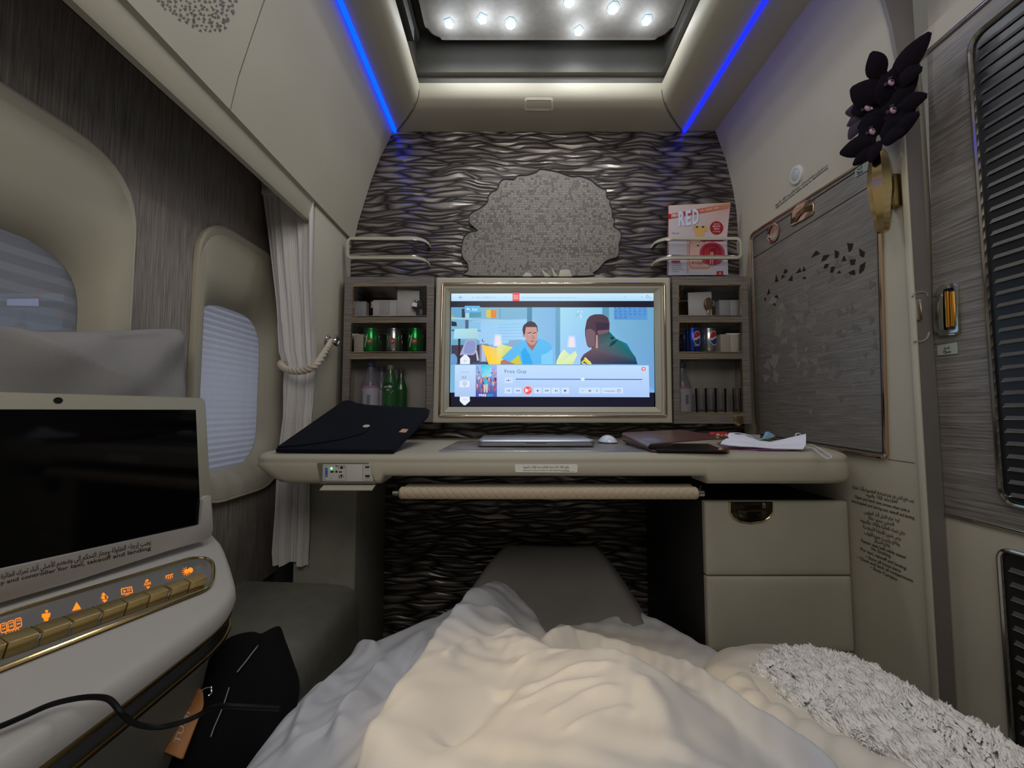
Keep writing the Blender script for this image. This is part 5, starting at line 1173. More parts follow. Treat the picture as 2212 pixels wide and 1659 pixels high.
# console: plane Pc rising gently to the side wall
cq = W(-.395, .545, -.27); cn = Vector((math.sin(math.radians(15)), 0, math.cos(math.radians(15))))
PCF = lambda x, y, h=0: PL(x, y, cq+cn*h, cn)
con = thing('side_console', 'cream leather side console with row of gold control keys, near left', 'console', W(-.5, .5, -.85))
CONM = M('console_leather', (.47, .445, .405), .42, bump=.3, bscale=650, var=.03)
edge = [(430, 1345), (470, 1315), (494, 1292), (505, 1275), (509, 1262), (505, 1240), (494, 1205), (482, 1175), (468, 1158), (452, 1142)]
ep = [W(-.395, y, 0) for y in (.02, .2, .4)]
def onPc(x, y): return Vector((x, y, cq.z-(x-cq.x)*math.tan(math.radians(15))))
front = [onPc(-.395, y) for y in (.02, .15, .3, .45)]+catmull([PCF(x, y) for x, y in edge], 4)
lastp = front[-1]; back = [onPc(-.70, lastp.y+.01), onPc(-.70, .02)]
topo = front+back
def inset(pts, d, dz):
    c = Vector((-.56, .42, 0)); out = []
    n = len(pts)
    for i, p in enumerate(pts):
        a, b = pts[i-1], pts[(i+1) % n]; t_ = (b-a); nn_ = Vector((t_.y, -t_.x, 0)).normalized()
        out.append(p-nn_*d+Vector((0, 0, dz)))
    return out
bm = NB(); loft(bm, [inset(topo, .012, -.034), inset(topo, .002, -.030), inset(topo, -.001, -.020), inset(topo, 0, -.010), inset(topo, .003, -.003), inset(topo, .008, 0)], True, True, True); obj('console_top', bm, CONM, con, angle=50)
bm = NB(); loft(bm, [inset(topo, .010, -.036), inset(topo, .008, -.058)], True); obj('console_band', bm, BLACK, con)
for dz_, m_, r_ in ((-.036, GOLD, .0032), (-.058, GOLD, .0028)):
    bm = NB(); q = [p+Vector((0, 0, 0)) for p in inset(topo, .006, dz_)][:len(front)]; tube(bm, q, r_, seg=8); obj('gold_piping', bm, m_, con)
bm = NB(); lo = [Vector((p.x, p.y, .37)) for p in inset(topo, .05, 0)]; loft(bm, [lo, inset(topo, .025, -.075), inset(topo, .010, -.059)], True, True, True); obj('console_body', bm, M('console_side', (.17, .165, .13), .65, bump=.3, bscale=350), con)
bm = NB()
for d_ in (.020, .0235):
    q = inset(topo, d_, .0003)[:len(front)]; tube(bm, q[:], .0005, seg=4)
    q2 = [PCF(x, y, .0005) for x, y in ((-60, 1468+d_*0), (0, 1446), (300, 1330), (445, 1277), (466, 1262))]
obj('stitching', bm, M('stitch', (.20, .18, .15), .7), con, angle=80)
# control strip
strip = rpoly([(-160, 1376), (420, 1203), (462, 1208), (460, 1266), (-160, 1508)], [1, 30, 22, 24, 1], 5)
bm = NB(); slab(bm, [PCF(x, y, .002) for x, y in strip], -cn*.002, .0004); cs = obj('control_strip', bm, M('smoked_strip', (.20, .195, .185), .22), con)
bm = NB(); tube(bm, [PCF(x, y, .003) for x, y in strip], .0024, True, 8); obj('gold_rim', bm, GOLD, cs)
# bright gold bar behind
bl = lambda x: 1200+(718-.356*x)/3.16      # front foot line in pixels, x in crop units
kx = [(-330, -225), (-215, -110), (-100, 14), (24, 236), (262, 458), (478, 662), (684, 842), (850, 998), (1004, 1130), (1152, 1275), (1282, 1396)]
KEYG = M('gold_key', (.62, .47, .20), .3, .85)
Fo = PCF(20/3.16, bl(20)); Fe = PCF(1396/3.16, bl(1396)); dv = (Fe-Fo).normalized(); sv = cn.cross(dv).normalized()
if sv.x > 0: sv = -sv
for a, b in kx:
    pa, pb = PCF(a/3.16, bl(a), .002), PCF(b/3.16, bl(b), .002)
    bm = NB(); slab(bm, [pa, pb, pb+cn*.016, pa+cn*.016], sv*.016, .0012, 2); obj('control_key', bm, KEYG, con)
for x in (248, 470, 673, 1141):
    pa = PCF(x/3.16, bl(x), .002); bm = NB(); slab(bm, [pa-dv*.0015, pa+dv*.0015, pa+dv*.0015+cn*.014, pa-dv*.0015+cn*.014], sv*.019, .0008); obj('key_divider', bm, NICKEL, con)
g = G(lambda x, y: PCF(x, y, .0022), cn, .0002); OR = (255, 130, 20)
z4 = lambda x, y: (x/3.16, 1200+y/3.16)
def I(pts): g.poly([z4(*p) for p in pts], OR, 1)
# person, bell-like triangle, speaker arrows, screen, channel arrows, lamp, sun and moon
g.disc(*z4(318, 382), 3.2, OR, 1); I([(285, 400), (345, 392), (340, 420), (332, 425), (328, 448), (302, 448), (298, 430), (286, 422)])
I([(495, 372), (522, 318), (550, 358)]); I([(492, 372), (552, 360), (550, 366), (494, 378)])
I([(690, 272), (706, 252), (724, 270)]); I([(698, 305), (734, 302), (714, 322)]); I([(690, 284), (712, 268), (716, 302), (692, 294)]); g.line([z4(724, 274), z4(738, 284), z4(726, 296)], 1.4, OR, 1)
g.line([z4(828, 228), z4(898, 214), z4(904, 252), z4(832, 266), z4(828, 228)], 1.6, OR, 1); I([(842, 236), (862, 242), (846, 254)]); g.line([z4(872, 228), z4(874, 246)], 1.6, OR, 1); g.line([z4(884, 226), z4(886, 244)], 1.6, OR, 1); I([(852, 272), (882, 264), (880, 268), (856, 274)])
I([(988, 180), (1004, 160), (1018, 174)]); g.text('CH', *z4(984, 206), 8, OR, 1, U=(1, -.2), width=14, bold=.03); I([(998, 214), (1024, 210), (1012, 228)])
g.line([z4(1128, 142), z4(1182, 126)], 1.8, OR, 1); 
for a, b in (((1138, 146), (1132, 156)), ((1150, 144), (1148, 162)), ((1162, 140), (1164, 160)), ((1172, 136), (1178, 150))): g.line([z4(*a), z4(*b)], 1.6, OR, 1)
g.disc(*z4(1272, 108), 5.0, OR, 1); g.disc(*z4(1300, 100), 5.6, OR, 1)
for k in range(7): a = .9+k*.62; g.line([z4(1272+20*math.cos(a), 108+20*math.sin(a)), z4(1272+29*math.cos(a), 108+29*math.sin(a))], 1.3, OR, 1)
for k in range(3):
    x0, y0 = 10+k*50, 470-k*17
    q = rpoly([(x0-8, y0), (x0+32, y0-12), (x0+38, y0+48), (x0-2, y0+60)], 8, 3); g.line([z4(*p) for p in q+[q[0]]], 1.6, OR, 1); g.line([z4(x0+2, y0+12), z4(x0+26, y0+4)], 1.4, OR, 1); g.disc(*z4(x0+10, y0+32), 1.6, OR, 1); g.disc(*z4(x0+22, y0+28), 1.6, OR, 1)
q = rpoly([(38, 520), (126, 498), (130, 522), (44, 545)], 8, 3); g.line([z4(*p) for p in q+[q[0]]], 1.5, OR, 1)
for k in range(3): g.disc(*z4(66+k*20, 524-k*5), 1.1, OR, 1)
g.build('backlit_icons', ICON, cs)
# folding screen standing on the console
ta, tb_ = PCF(452, 1170), PCF(0, 1306)
hd = (ta-tb_); hd.z = 0; hd.normalize(); tn = Vector((hd.y, -hd.x, 0))
TF = lambda x, y, h=0: PL(x, y, ta+tn*h, tn)
tab = thing('fold_up_screen', 'switched-off black tablet screen in a cream bezel standing on the console', 'tablet screen', ta)
BEZ = M('bezel_paint', (.36, .335, .25), .4)
oq = rpoly([(-170, 842), (430, 859), (443, 862), (459, 1148), (-170, 1275)], [1, 8, 8, 12, 1], 4)
bm = NB(); slab(bm, [TF(x, y, .006) for x, y in oq], -tn*.008, .0015); obj('bezel', bm, BEZ, tab)
bm = NB(); slab(bm, [TF(x, y, .0066) for x, y in [(-168, 884), (423, 885), (434, 1134), (-168, 1266)]], -tn*.001); obj('display', bm, BLACKG, tab)
bm = NB(); c = TF(126, 865, .0064); slab(bm, [c+hd*.0048*math.cos(6.2832*k/16)+Vector((0, 0, 1))*.0040*math.sin(6.2832*k/16) for k in range(16)], -tn*.001); obj('camera_dot', bm, BLACK, tab)
hq = rpoly([(-170, 1268), (434, 1134), (438, 1078), (446, 1071), (457, 1070), (461, 1150), (452, 1164), (362, 1190), (149, 1259), (-170, 1352)], [1, 3, 3, 3, 2, 8, 8, 5, 5, 1], 3)
bm = NB(); slab(bm, [TF(x, y, .012) for x, y in hq], -tn*.012, .0012); hh = obj('screen_holder', bm, M('holder_leather', (.40, .375, .34), .5, bump=.2, bscale=600), tab)
g = G(lambda x, y: TF(x, y, .0121), tn, .0002)
slopetext(g, ar('يجب إرجاع الطاولة وجهاز التحكم إلى وضعهم الأصلي أثناء تحرك الطائرة'), (2, 1250), (326, 1175), 15, .012, col=(50, 46, 40))
slopetext(g, 'Stow tray and controller for taxi, takeoff and landing', (-62, 1278), (326, 1187), 11.5, .015, col=(45, 42, 36))
g.build('holder_text', INK, hh)
# grey pillow behind the screen
PILL = M('grey_cotton', (.27, .255, .24), .85, bump=.3, bscale=260, var=.04)
po = [(-120, 704), (-40, 702), (20, 706), (80, 716), (150, 717), (220, 716), (300, 712), (372, 710), (386, 716), (391, 730), (392, 790), (394, 850), (393, 930), (386, 985), (360, 1000), (200, 1040), (0, 1080), (-120, 1100)]
bm = NB(); XPi = -.692
def pwob(p): return .006*math.sin(p.z*26+p.y*14)+.003*math.sin(p.z*52-p.y*38+1)+.002*math.sin(p.y*70+p.z*25)
inflate(bm, catmull([PX(x, y, XPi) for x, y in po], 4, True), (1, 0, 0), .036, .02, rings=22, power=.45, wob=pwob)
tag(obj('pillow', bm, PILL, angle=80), 'grey cotton pillow standing between the fold-up screen and the windows', 'pillow')
# black backpack between console and bed
BAGM = M('black_bag_fabric', (.0022, .0022, .0025), .9, spec=.2, bump=.4, bscale=500)
bag = thing('backpack', 'black backpack with light piping and leather tag slumped beside the console', 'backpack', W(-.36, .6, -.50))
bq = PL(560, 1480, W(-.36, .66, -.44), Vector((.35, -.5, .79))); bn = Vector((.30, -.62, .72)).normalized()
BF = lambda x, y, h=0: PL(x, y, bq+bn*h, bn)
bo = [(345, 1690), (352, 1640), (372, 1580), (400, 1530), (432, 1478), (444, 1440), (460, 1412), (490, 1382), (520, 1370), (548, 1366), (566, 1370), (590, 1358), (606, 1355), (615, 1378), (634, 1430), (648, 1478), (640, 1530), (610, 1600), (590, 1700), (460, 1720)]
bm = NB(); inflate(bm, catmull([BF(x, y) for x, y in bo], 3, True), bn, .035, .035, rings=10, power=.5, wob=lambda p: .004*math.sin(p.x*60+p.z*40)); obj('bag_body', bm, BAGM, bag, angle=70)
PIPE = M('grey_piping', (.22, .22, .24), .5)
bm = NB(); tube(bm, catmull([BF(x, y, h) for x, y, h in ((602, 1358, .006), (580, 1372, .020), (555, 1398, .030), (530, 1430, .036), (512, 1452, .038))], 5), .0011, seg=6)
obj('piping', bm, PIPE, bag)
bm = NB(); tube(bm, catmull([BF(x, y, .039) for x, y in ((495, 1485), (480, 1530), (463, 1570), (455, 1592))], 5), .0009, seg=6); obj('piping', bm, PIPE, bag)
bm = NB(); slab(bm, [BF(x, y, .052) for x, y in rpoly([(402, 1490), (418, 1482), (438, 1490), (440, 1522), (394, 1641), (350, 1621)], 6, 3)], -bn*.004, .0012); tg_ = obj('leather_tag', bm, M('tan_leather_tag', (.42, .16, .035), .5, bump=.3), bag, label='tan leather tag with embossed brand lettering')
g = G(lambda x, y: BF(x, y, .0522), bn, .0002); g.text('TUMI', 386, 1607, 17, (205, 190, 170), 1, U=(.34, -.94), V=(-.94, -.34), width=72, bold=.01); g.text('X', 413, 1528, 10, (40, 20, 10), 1, U=(.34, -.94), V=(-.94, -.34)); g.build('tag_lettering', INK, tg_)
bm = NB(); tube(bm, [BF(x, y, .050) for x, y in ((434, 1492), (445, 1486), (456, 1484), (457, 1498), (450, 1503))], .0012, seg=6); obj('tag_ring', bm, NICKEL, bag)
# headphone cable
cpts = [(-60, 1588, -.256), (0, 1569, -.257), (50, 1548, -.258), (110, 1522, -.258), (170, 1508, -.258), (215, 1506, -.258), (240, 1514, -.260), (262, 1540, -.268), (285, 1560, -.280), (315, 1569, -.290), (350, 1570, -.295), (390, 1561, -.295), (425, 1547, -.295), (455, 1530, -.290), (490, 1525, -.285), (540, 1527, -.29), (604, 1530, -.30)]
bm = NB(); tube(bm, catmull([PZ(x, y, d) for x, y, d in cpts], 6), .0024, seg=8); tag(obj('headphone_cable', bm, M('black_cable', (.003, .003, .003), .5, spec=.2)), 'black cable trailing over the console edge on to the backpack', 'cable')

# ============================================================ THINGS IN THE CABINETS
def lathe_at(name, px, pyb, Y, prof_, mat, parent, seg=24, **k):
    c = PY(px, pyb, Y); bm = NB(); lathe(bm, prof_, (c.x, Y, c.z), seg, **k); return obj(name, bm, mat, parent)
YI = 1.385
def shelf_z(hole): return PY(hole[3][0], hole[3][1], YC+.012).z-.002+.0005
zs = {('L', i): shelf_z(h) for i, h in enumerate(LH)}; zs.update({('R', i): shelf_z(h) for i, h in enumerate(RH)})
CANTOP = M('can_aluminium', (.55, .55, .55), .3, 1)
def can(px, side, lab, mat, art):
    z = zs[(side, 1)]; x = PY(px, 730, YI).x; t = thing('drink_can', lab, 'can', (x, YI, z), 'cans on the middle cabinet shelves')
    bm = NB(); r = .0255; H_ = .083; lathe(bm, [(.018, 0), (.021, .001), (r, .007), (r, H_-.009), (.0225, H_-.002), (.0225, H_)], (x, YI, z), 28); obj('can_body', bm, mat, t)
    bm = NB(); lathe(bm, [(.0222, H_-.001), (.0226, H_+.0008), (.0215, H_+.001), (.0205, H_-.002), (.0001, H_-.002)], (x, YI, z), 28); obj('can_lid', bm, CANTOP, t)
    R0 = r+.0003
    class CG(G): pass
    g = G(lambda u, v: Vector((x+R0*math.sin(u), YI-R0*math.cos(u), z+v)), (0, 0, 0)); art(g); g.build('can_print', GLOSSINK, t)
    return t
GRN = M('green_can', (.01, .40, .06), .22, .75); SIL = M('silver_can', (.55, .56, .56), .2, .9); BLU = M('blue_can', (.01, .05, .42), .25, .7)
def seven(g, bright=True):
    c = (225, 235, 225) if bright else (150, 155, 155)
    g.poly([(-.62, .062), (-.12, .066), (-.14, .058), (-.46, .020), (-.60, .020), (-.36, .054), (-.60, .053)], c, 1)
    dd = lambda r1, col, k: g.poly([(.12+r1*math.cos(a), .040+r1*.024*math.sin(a)) for a in [6.2832*q/18 for q in range(18)]], col, k)
    g.fn_ = g.fn; f0 = g.fn; g.fn = lambda u, v: f0(u, v)+Vector((0, -.0004, 0)); dd(.40, (196, 22, 34), 2); g.fn = lambda u, v: f0(u, v)+Vector((0, -.0008, 0)); g.text('UP', -.10, .036, .011, (235, 235, 235), 3, V=(0, 1), width=.42, bold=.02)
def cstrip(g, u0, u1, lo, hi, col, off, n=16):
    f0 = g.fn
    g.fn = lambda u, v: f0(u, v)+Vector((0, -off, 0))
    for k in range(n):
        a, b = u0+(u1-u0)*k/n, u0+(u1-u0)*(k+1)/n; g.poly([(a, lo(a)), (b, lo(b)), (b, hi(b)), (a, hi(a))], col, 1)
    g.fn = f0
def cola(g):
    c_, v_, r_ = .30, .050, .0225
    hh = lambda u, R_: math.sqrt(max(0, 1-((u-c_)/R_)**2))*r_*R_/.56
    cstrip(g, c_-.60, c_+.60, lambda u: v_-hh(u, .60), lambda u: v_+hh(u, .60), (232, 232, 236), .0002)
    wv = lambda u: v_+.004*math.sin((u-c_)*4.2)
    cstrip(g, c_-.54, c_+.54, lambda u: min(v_+hh(u, .54), wv(u)+.0035), lambda u: v_+hh(u, .54), (205, 30, 40), .0004)
    cstrip(g, c_-.54, c_+.54, lambda u: v_-hh(u, .54), lambda u: max(v_-hh(u, .54), wv(u)-.0035), (15, 45, 150), .0004)
def pep(g): cola(g); g.fn = g.fn; g.text('pepsi', -.15, .024, .010, (225, 230, 240), 2, V=(0, 1), width=.7, bold=.01)
can(802, 'L', 'bright green lemon-lime drink can, first from the left on the left middle shelf', GRN, seven)
can(851, 'L', 'silver sugar-free lemon-lime drink can between two green ones', SIL, lambda g: seven(g, False))
can(897, 'L', 'green drink can at the right end of the left middle shelf', GRN, seven)
can(1495, 'R', 'blue cola can on the right middle shelf', BLU, pep)
can(1530, 'R', 'silver diet cola can beside the blue one', SIL, cola)
def boxes(name, cat, lab, x0, x1, ytop, side, lev, Y, dep, mat, tilt=0, grp=None, parts=None):
    z = zs[(side, lev)]; a, b = PY(x0, ytop, Y), PY(x1, ytop, Y); bm = NB(); 
    slab(bm, [Vector((a.x, Y, z)), Vector((b.x, Y, z)), Vector((b.x, Y, b.z)), Vector((a.x, Y, a.z+tilt))], (0, dep, 0), .0008)
    return tag(obj(name, bm, mat), lab, cat, grp)
CARD = M('white_card', (.50, .48, .46), .6); CARDG = M('grey_card', (.30, .29, .30), .6); CARDW = M('cream_carton', (.55, .48, .40), .6)
boxes('snack_box', 'box', 'small grey box at the left end of the left top shelf', 764, 791, 651, 'L', 0, 1.375, .03, CARDG)
st_ = boxes('napkin_stack', 'napkins', 'pale stack of folded paper in the middle of the left top shelf', 806, 858, 648, 'L', 0, 1.372, .04, CARD)
g = G(lambda x, y: PY(x, y, 1.3715), (0, -1, 0))
for k in range(9): g.line([(821+k*2.6, 650), (820+k*2.6, 680)], .7, (92, 94, 96) if k % 2 else (130, 128, 124), 1)
g.build('paper_edges', INK, st_)
bx = boxes('folded_card', 'card', 'tall white card leaning on the left top shelf beside the round mirror', 858, 906, 628, 'L', 0, 1.366, .002, CARD, tilt=.004)
rm = thing('vanity_mirror', 'round dark vanity mirror standing at the right end of the left top shelf', 'mirror', (PY(905, 680, 1.36).x, 1.36, zs[('L', 0)]))
c = PY(903, 660, 1.358); bm = NB(); slab(bm, [Vector((c.x+.0195*math.cos(a), 1.358+.4*.0195*math.cos(a), c.z+.021*math.sin(a))) for a in [6.2832*k/28 for k in range(28)]], (-.001, .004, 0), .001); obj('mirror_disc', bm, M('dark_mirror', (.09, .085, .09), .06, 1), rm)
bm = NB(); box(bm, (c.x-.006, 1.358, zs[('L', 0)]), (c.x+.014, 1.366, c.z-.012), .001); obj('mirror_foot', bm, BLACK, rm)
boxes('amenity_box', 'box', 'cream folded carton at the left end of the left middle shelf', 765, 786, 722, 'L', 1, 1.372, .03, CARDW)
boxes('paper_card', 'card', 'large white card on the right top shelf behind the round compact', 1486, 1537, 630, 'R', 0, 1.372, .002, CARD, tilt=-.003)
cp = thing('compact_mirror', 'small round tortoiseshell compact standing in front of a white card', 'compact', (PY(1532, 680, 1.36).x, 1.362, zs[('R', 0)]))
c = PY(1531, 656, 1.362); bm = NB(); slab(bm, [Vector((c.x+.0150*math.cos(a), 1.360, c.z+.0205*math.sin(a))) for a in [6.2832*k/28 for k in range(28)]], (0, .005, 0), .001); obj('compact_disc', bm, M('tortoiseshell', (.10, .055, .03), .2, .4, var=.6, vscale=160), cp)
bm = NB(); box(bm, (c.x-.004, 1.361, zs[('R', 0)]), (c.x+.004, 1.367, c.z-.016), .0006); obj('compact_stand', bm, GOLD, cp)
boxes('tissue_box', 'box', 'grey box on the right top shelf nearest the right end, left of its twin', 1554, 1576, 648, 'R', 0, 1.376, .03, CARDG)
boxes('tissue_box', 'box', 'pale grey box at the very right end of the right top shelf', 1577, 1597, 648, 'R', 0, 1.376, .03, M('grey_card_b', (.34, .33, .34), .6))
boxes('biscuit_carton', 'box', 'cream carton on the right middle shelf beside the silver can', 1556, 1576, 722, 'R', 1, 1.376, .03, CARDW)
boxes('biscuit_carton', 'box', 'bright cream carton at the right end of the right middle shelf', 1577, 1599, 722, 'R', 1, 1.376, .03, M('cream_carton_b', (.66, .60, .50), .6))
# bottles
def bottle(name, lab, px, side, Y, H_, r, mat, capm, label=None, neck=.5, txt=None, capc=None):
    z = zs[(side, 2)]; x = PY(px, 850, Y).x; t = thing(name, lab, 'bottle', (x, Y, z))
    bm = NB(); lathe(bm, [(r*.7, 0), (r, .004), (r, H_*.50), (r*.96, H_*.58), (r*.62, H_*.74), (r*.40, H_*.84), (r*.38, H_*.93), (r*.3, H_*.93)], (x, Y, z), 24); obj('bottle_body', bm, mat, t)
    bm = NB(); lathe(bm, [(r*.44, H_*.90), (r*.46, H_*.91), (r*.46, H_*.995), (r*.38, H_)], (x, Y, z), 20); obj('cap', bm, capm, t)
    if label:
        bm = NB(); lathe(bm, [(r*1.01, H_*label[0]), (r*1.012, H_*label[1])], (x, Y, z), 28); bm.faces.ensure_lookup_table(); obj('bottle_label', bm, label[2], t)
    if txt:
        R0 = r*1.03; g = G(lambda u, v: Vector((x+R0*math.sin(u), Y-R0*math.cos(u)-.0004, z+v)), (0, 0, 0)); txt(g, H_); g.build('label_print', GLOSSINK, t)
    return t
BLC = M('blue_cap', (.03, .04, .10), .4); LBL = M('bottle_label', (.42, .40, .46), .5); GRC = M('bronze_cap', (.30, .25, .16), .35, .5); DRC = M('dark_cap', (.08, .05, .03), .4)
WAT = M('water_bottle_plastic', (.22, .21, .27), .12, alpha=.5)
def wtxt(g, H_): 
    cstrip(g, -1.2, 1.2, lambda u: H_*.49, lambda u: H_*.53, (170, 120, 135), 0); g.poly([(-.05, H_*.18), (.32, H_*.18), (.32, H_*.36), (-.05, H_*.36)], (120, 118, 130), 2)
    for k in range(6): g.poly([(-.8, H_*(.2+k*.04)), (-.55, H_*(.2+k*.04)), (-.55, H_*(.215+k*.04)), (-.8, H_*(.215+k*.04))], (110, 110, 125), 2)
bottle('water_bottle', 'clear water bottle with blue cap and white label, leftmost on the left bottom shelf', 800, 'L', 1.375, .172, .0295, WAT, BLC, (.03, .5, LBL), txt=wtxt)
bottle('water_bottle', 'second water bottle standing behind, between the labelled one and the green bottles', 824, 'L', 1.408, .158, .024, WAT, BLC, (.03, .5, LBL))
def ptxt(g, H_):
    g.poly([(.0+.72*math.cos(a), H_*.52+H_*.12*math.sin(a)) for a in [6.2832*k/24 for k in range(24)]], (14, 60, 24), 1); g.text('perrier', -.52, H_*.53, .011, (215, 225, 215), 2, V=(0, 1), width=1.05, bold=.01); g.text('eau', -.2, H_*.475, .008, (200, 210, 200), 2, V=(0, 1), width=.4, bold=.01)
bottle('mineral_water_bottle', 'green glass bottle with lettered label, taller of the two on the left bottom shelf', 843, 'L', 1.370, .160, .0270, M('green_glass', (.006, .10, .016), .08, coat=.8), GRC, None, txt=ptxt)
bottle('mineral_water_bottle', 'smaller green glass bottle behind and right of the taller one', 866, 'L', 1.402, .150, .0225, M('green_glass_b', (.005, .07, .012), .08, coat=.8), DRC, None)
bottle('water_bottle', 'water bottle half hidden at the left end of the right bottom shelf', 1474, 'R', 1.38, .166, .0275, WAT, BLC, (.03, .5, LBL), txt=wtxt)
GL = glassy('tumbler_glass', (.97, .97, .98), gloss=.1)
for px, Y, lab in ((1515, 1.385, 'clear tumbler glass, leftmost on the right bottom shelf'), (1536, 1.37, 'clear tumbler glass in the middle front of the right bottom shelf'), (1557, 1.39, 'clear tumbler glass right of centre on the right bottom shelf'), (1593, 1.38, 'clear tumbler glass at the right end of the bottom shelf')):
    z = zs[('R', 2)]; x = PY(px, 880, Y).x; bm = NB(); r = .0185 if px < 1590 else .014
    lathe(bm, [(r*.7, 0), (r*.85, .001), (r*.92, .01), (r, .082), (r-.001, .0825), (r*.9, .012), (.0005, .008)], (x, Y, z), 24); tag(obj('tumbler', bm, GL), lab, 'glass')

# ============================================================ BED
MATT = M('mattress_grey', (.12, .115, .11), .8, bump=.3)
bm = NB(); wbox(bm, -.33, .47, -.4, .985, -.82, -.60, .03, 3); bed = tag(obj('bed_mattress', bm, MATT), 'dark grey flat bed mattress under the white duvet', 'bed')
GPAD = M('grey_bed_cloth', (.22, .205, .195), .85, bump=.25, bscale=300)
# grey footrest cushion/cover at the foot end
gp = thing('footrest_cover', 'grey fabric draped over the footrest beyond the duvet', 'cover', W(.1, 1.2, -.6))
tops = [(1064, 1178, 1.30), (1190, 1182, 1.31), (1311, 1174, 1.30)]
mid = [(1012, 1243, 1.17), (1120, 1215, 1.15), (1260, 1232, 1.14), (1352, 1240, 1.20)]
bm = NB(); nxp, nyp = 40, 26; VV = []
for j in range(nyp+1):
    v = j/nyp; row = []
    for i in range(nxp+1):
        u = i/nxp
        yy = 1.325-.27*v; hw = .168+.13*v**.8
        x = .122+(u*2-1)*hw*(1.0+.0*v)+(-.05*v*(1-u)) 
        e = abs(u*2-1); d = -.408-.125*v-.13*max(0, e-.72)**1.3*3.2*(.6+v)-.02*math.exp(-((v-.0)/.03)**2)
        d += -.045*math.exp(-((u-.62)/.22)**2)*min(1, v*2.2)+.018*math.exp(-((u-.12)/.10)**2)*min(1, v*3)+.004*math.sin(u*22+v*9)*v
        row.append(bm.verts.new(W(x, yy, d)))
    VV.append(row)
for j in range(nyp):
    for i in range(nxp): bm.faces.new((VV[j][i], VV[j][i+1], VV[j+1][i+1], VV[j+1][i]))
for A_ in (VV[0], [r[0] for r in VV], [r[-1] for r in VV]):
    lo = [bm.verts.new(Vector((p.co.x, p.co.y+.004, EYE-.60))) for p in A_]
    for k in range(len(A_)-1): bm.faces.new((A_[k], A_[k+1], lo[k+1], lo[k]))
obj('draped_cloth', bm, GPAD, gp, angle=70)
bm = NB(); wbox(bm, -.02, .27, 1.0, 1.31, -.84, -.605, .01); obj('footrest_base', bm, MATT, gp)
# duvet: thin-plate surface through measured heights, plus folds
ctl = [(1050, 1246, -.452), (1010, 1262, -.462), (1090, 1262, -.462), (1120, 1300, -.485), (1020, 1330, -.455), (960, 1330, -.475), (1150, 1350, -.500),
 (1200, 1345, -.525), (1300, 1330, -.535), (1400, 1330, -.53), (1240, 1290, -.535), (1180, 1262, -.53), (1310, 1243, -.50), (1390, 1243, -.485), (1440, 1262, -.490), (1500, 1310, -.50), (1560, 1352, -.515), (1610, 1393, -.53), (1480, 1350, -.525), (1500, 1420, -.52),
 (950, 1300, -.478), (880, 1340, -.478), (820, 1375, -.478), (765, 1383, -.480), (745, 1410, -.485), (640, 1480, -.47), (590, 1530, -.455), (560, 1600, -.445), (535, 1659, -.44),
 (700, 1520, -.445), (650, 1600, -.425), (800, 1480, -.462), (850, 1420, -.468), (900, 1400, -.455), (760, 1600, -.405), (850, 1659, -.362), (920, 1560, -.375), (1000, 1450, -.405), (1050, 1380, -.425),
 (1190, 1372, -.470), (1150, 1430, -.395), (1250, 1405, -.388), (1320, 1402, -.386), (1390, 1425, -.392), (1440, 1480, -.392), (1480, 1560, -.385), (1300, 1500, -.360), (1200, 1500, -.365), (1100, 1500, -.375), (1100, 1600, -.342), (1250, 1620, -.335), (1400, 1620, -.350),
 (1000, 1600, -.352), (1100, 1800, -.30), (1400, 1800, -.31), (1700, 1800, -.34), (800, 1800, -.33), (500, 1850, -.40), (1560, 1520, -.48), (1640, 1600, -.465), (1620, 1480, -.52), (1760, 1659, -.46), (1900, 1800, -.46), (1100, 2400, -.26), (1500, 2400, -.28), (700, 2400, -.29), (300, 2400, -.38), (2100, 2400, -.40)]
# the gap behind the near thigh, in plan
plan = [(.13, .84, -.515), (.22, .82, -.515), (.32, .80, -.50), (.05, .92, -.50), (.2, 1.0, -.535), (.40, .62, -.47), (.45, .45, -.45)]
CP = [(lambda p: (p.x, p.y, d))(PZ(x, y, d)) for x, y, d in ctl]+plan
CPn = np.array(CP)
def tps(r2): return np.where(r2 > 1e-12, .5*r2*np.log(np.maximum(r2, 1e-12)), 0)
n_ = len(CPn); D2 = ((CPn[:, None, :2]-CPn[None, :, :2])**2).sum(-1); K = tps(D2)+np.eye(n_)*2e-4
Pm = np.c_[np.ones(n_), CPn[:, :2]]; Am = np.block([[K, Pm], [Pm.T, np.zeros((3, 3))]]); sol = np.linalg.solve(Am, np.r_[CPn[:, 2], np.zeros(3)])
def base_h(X, Y):
    r2 = (X[:, None]-CPn[None, :, 0])**2+(Y[:, None]-CPn[None, :, 1])**2
    return tps(r2)@sol[:n_]+sol[n_]+sol[n_+1]*X+sol[n_+2]*Y
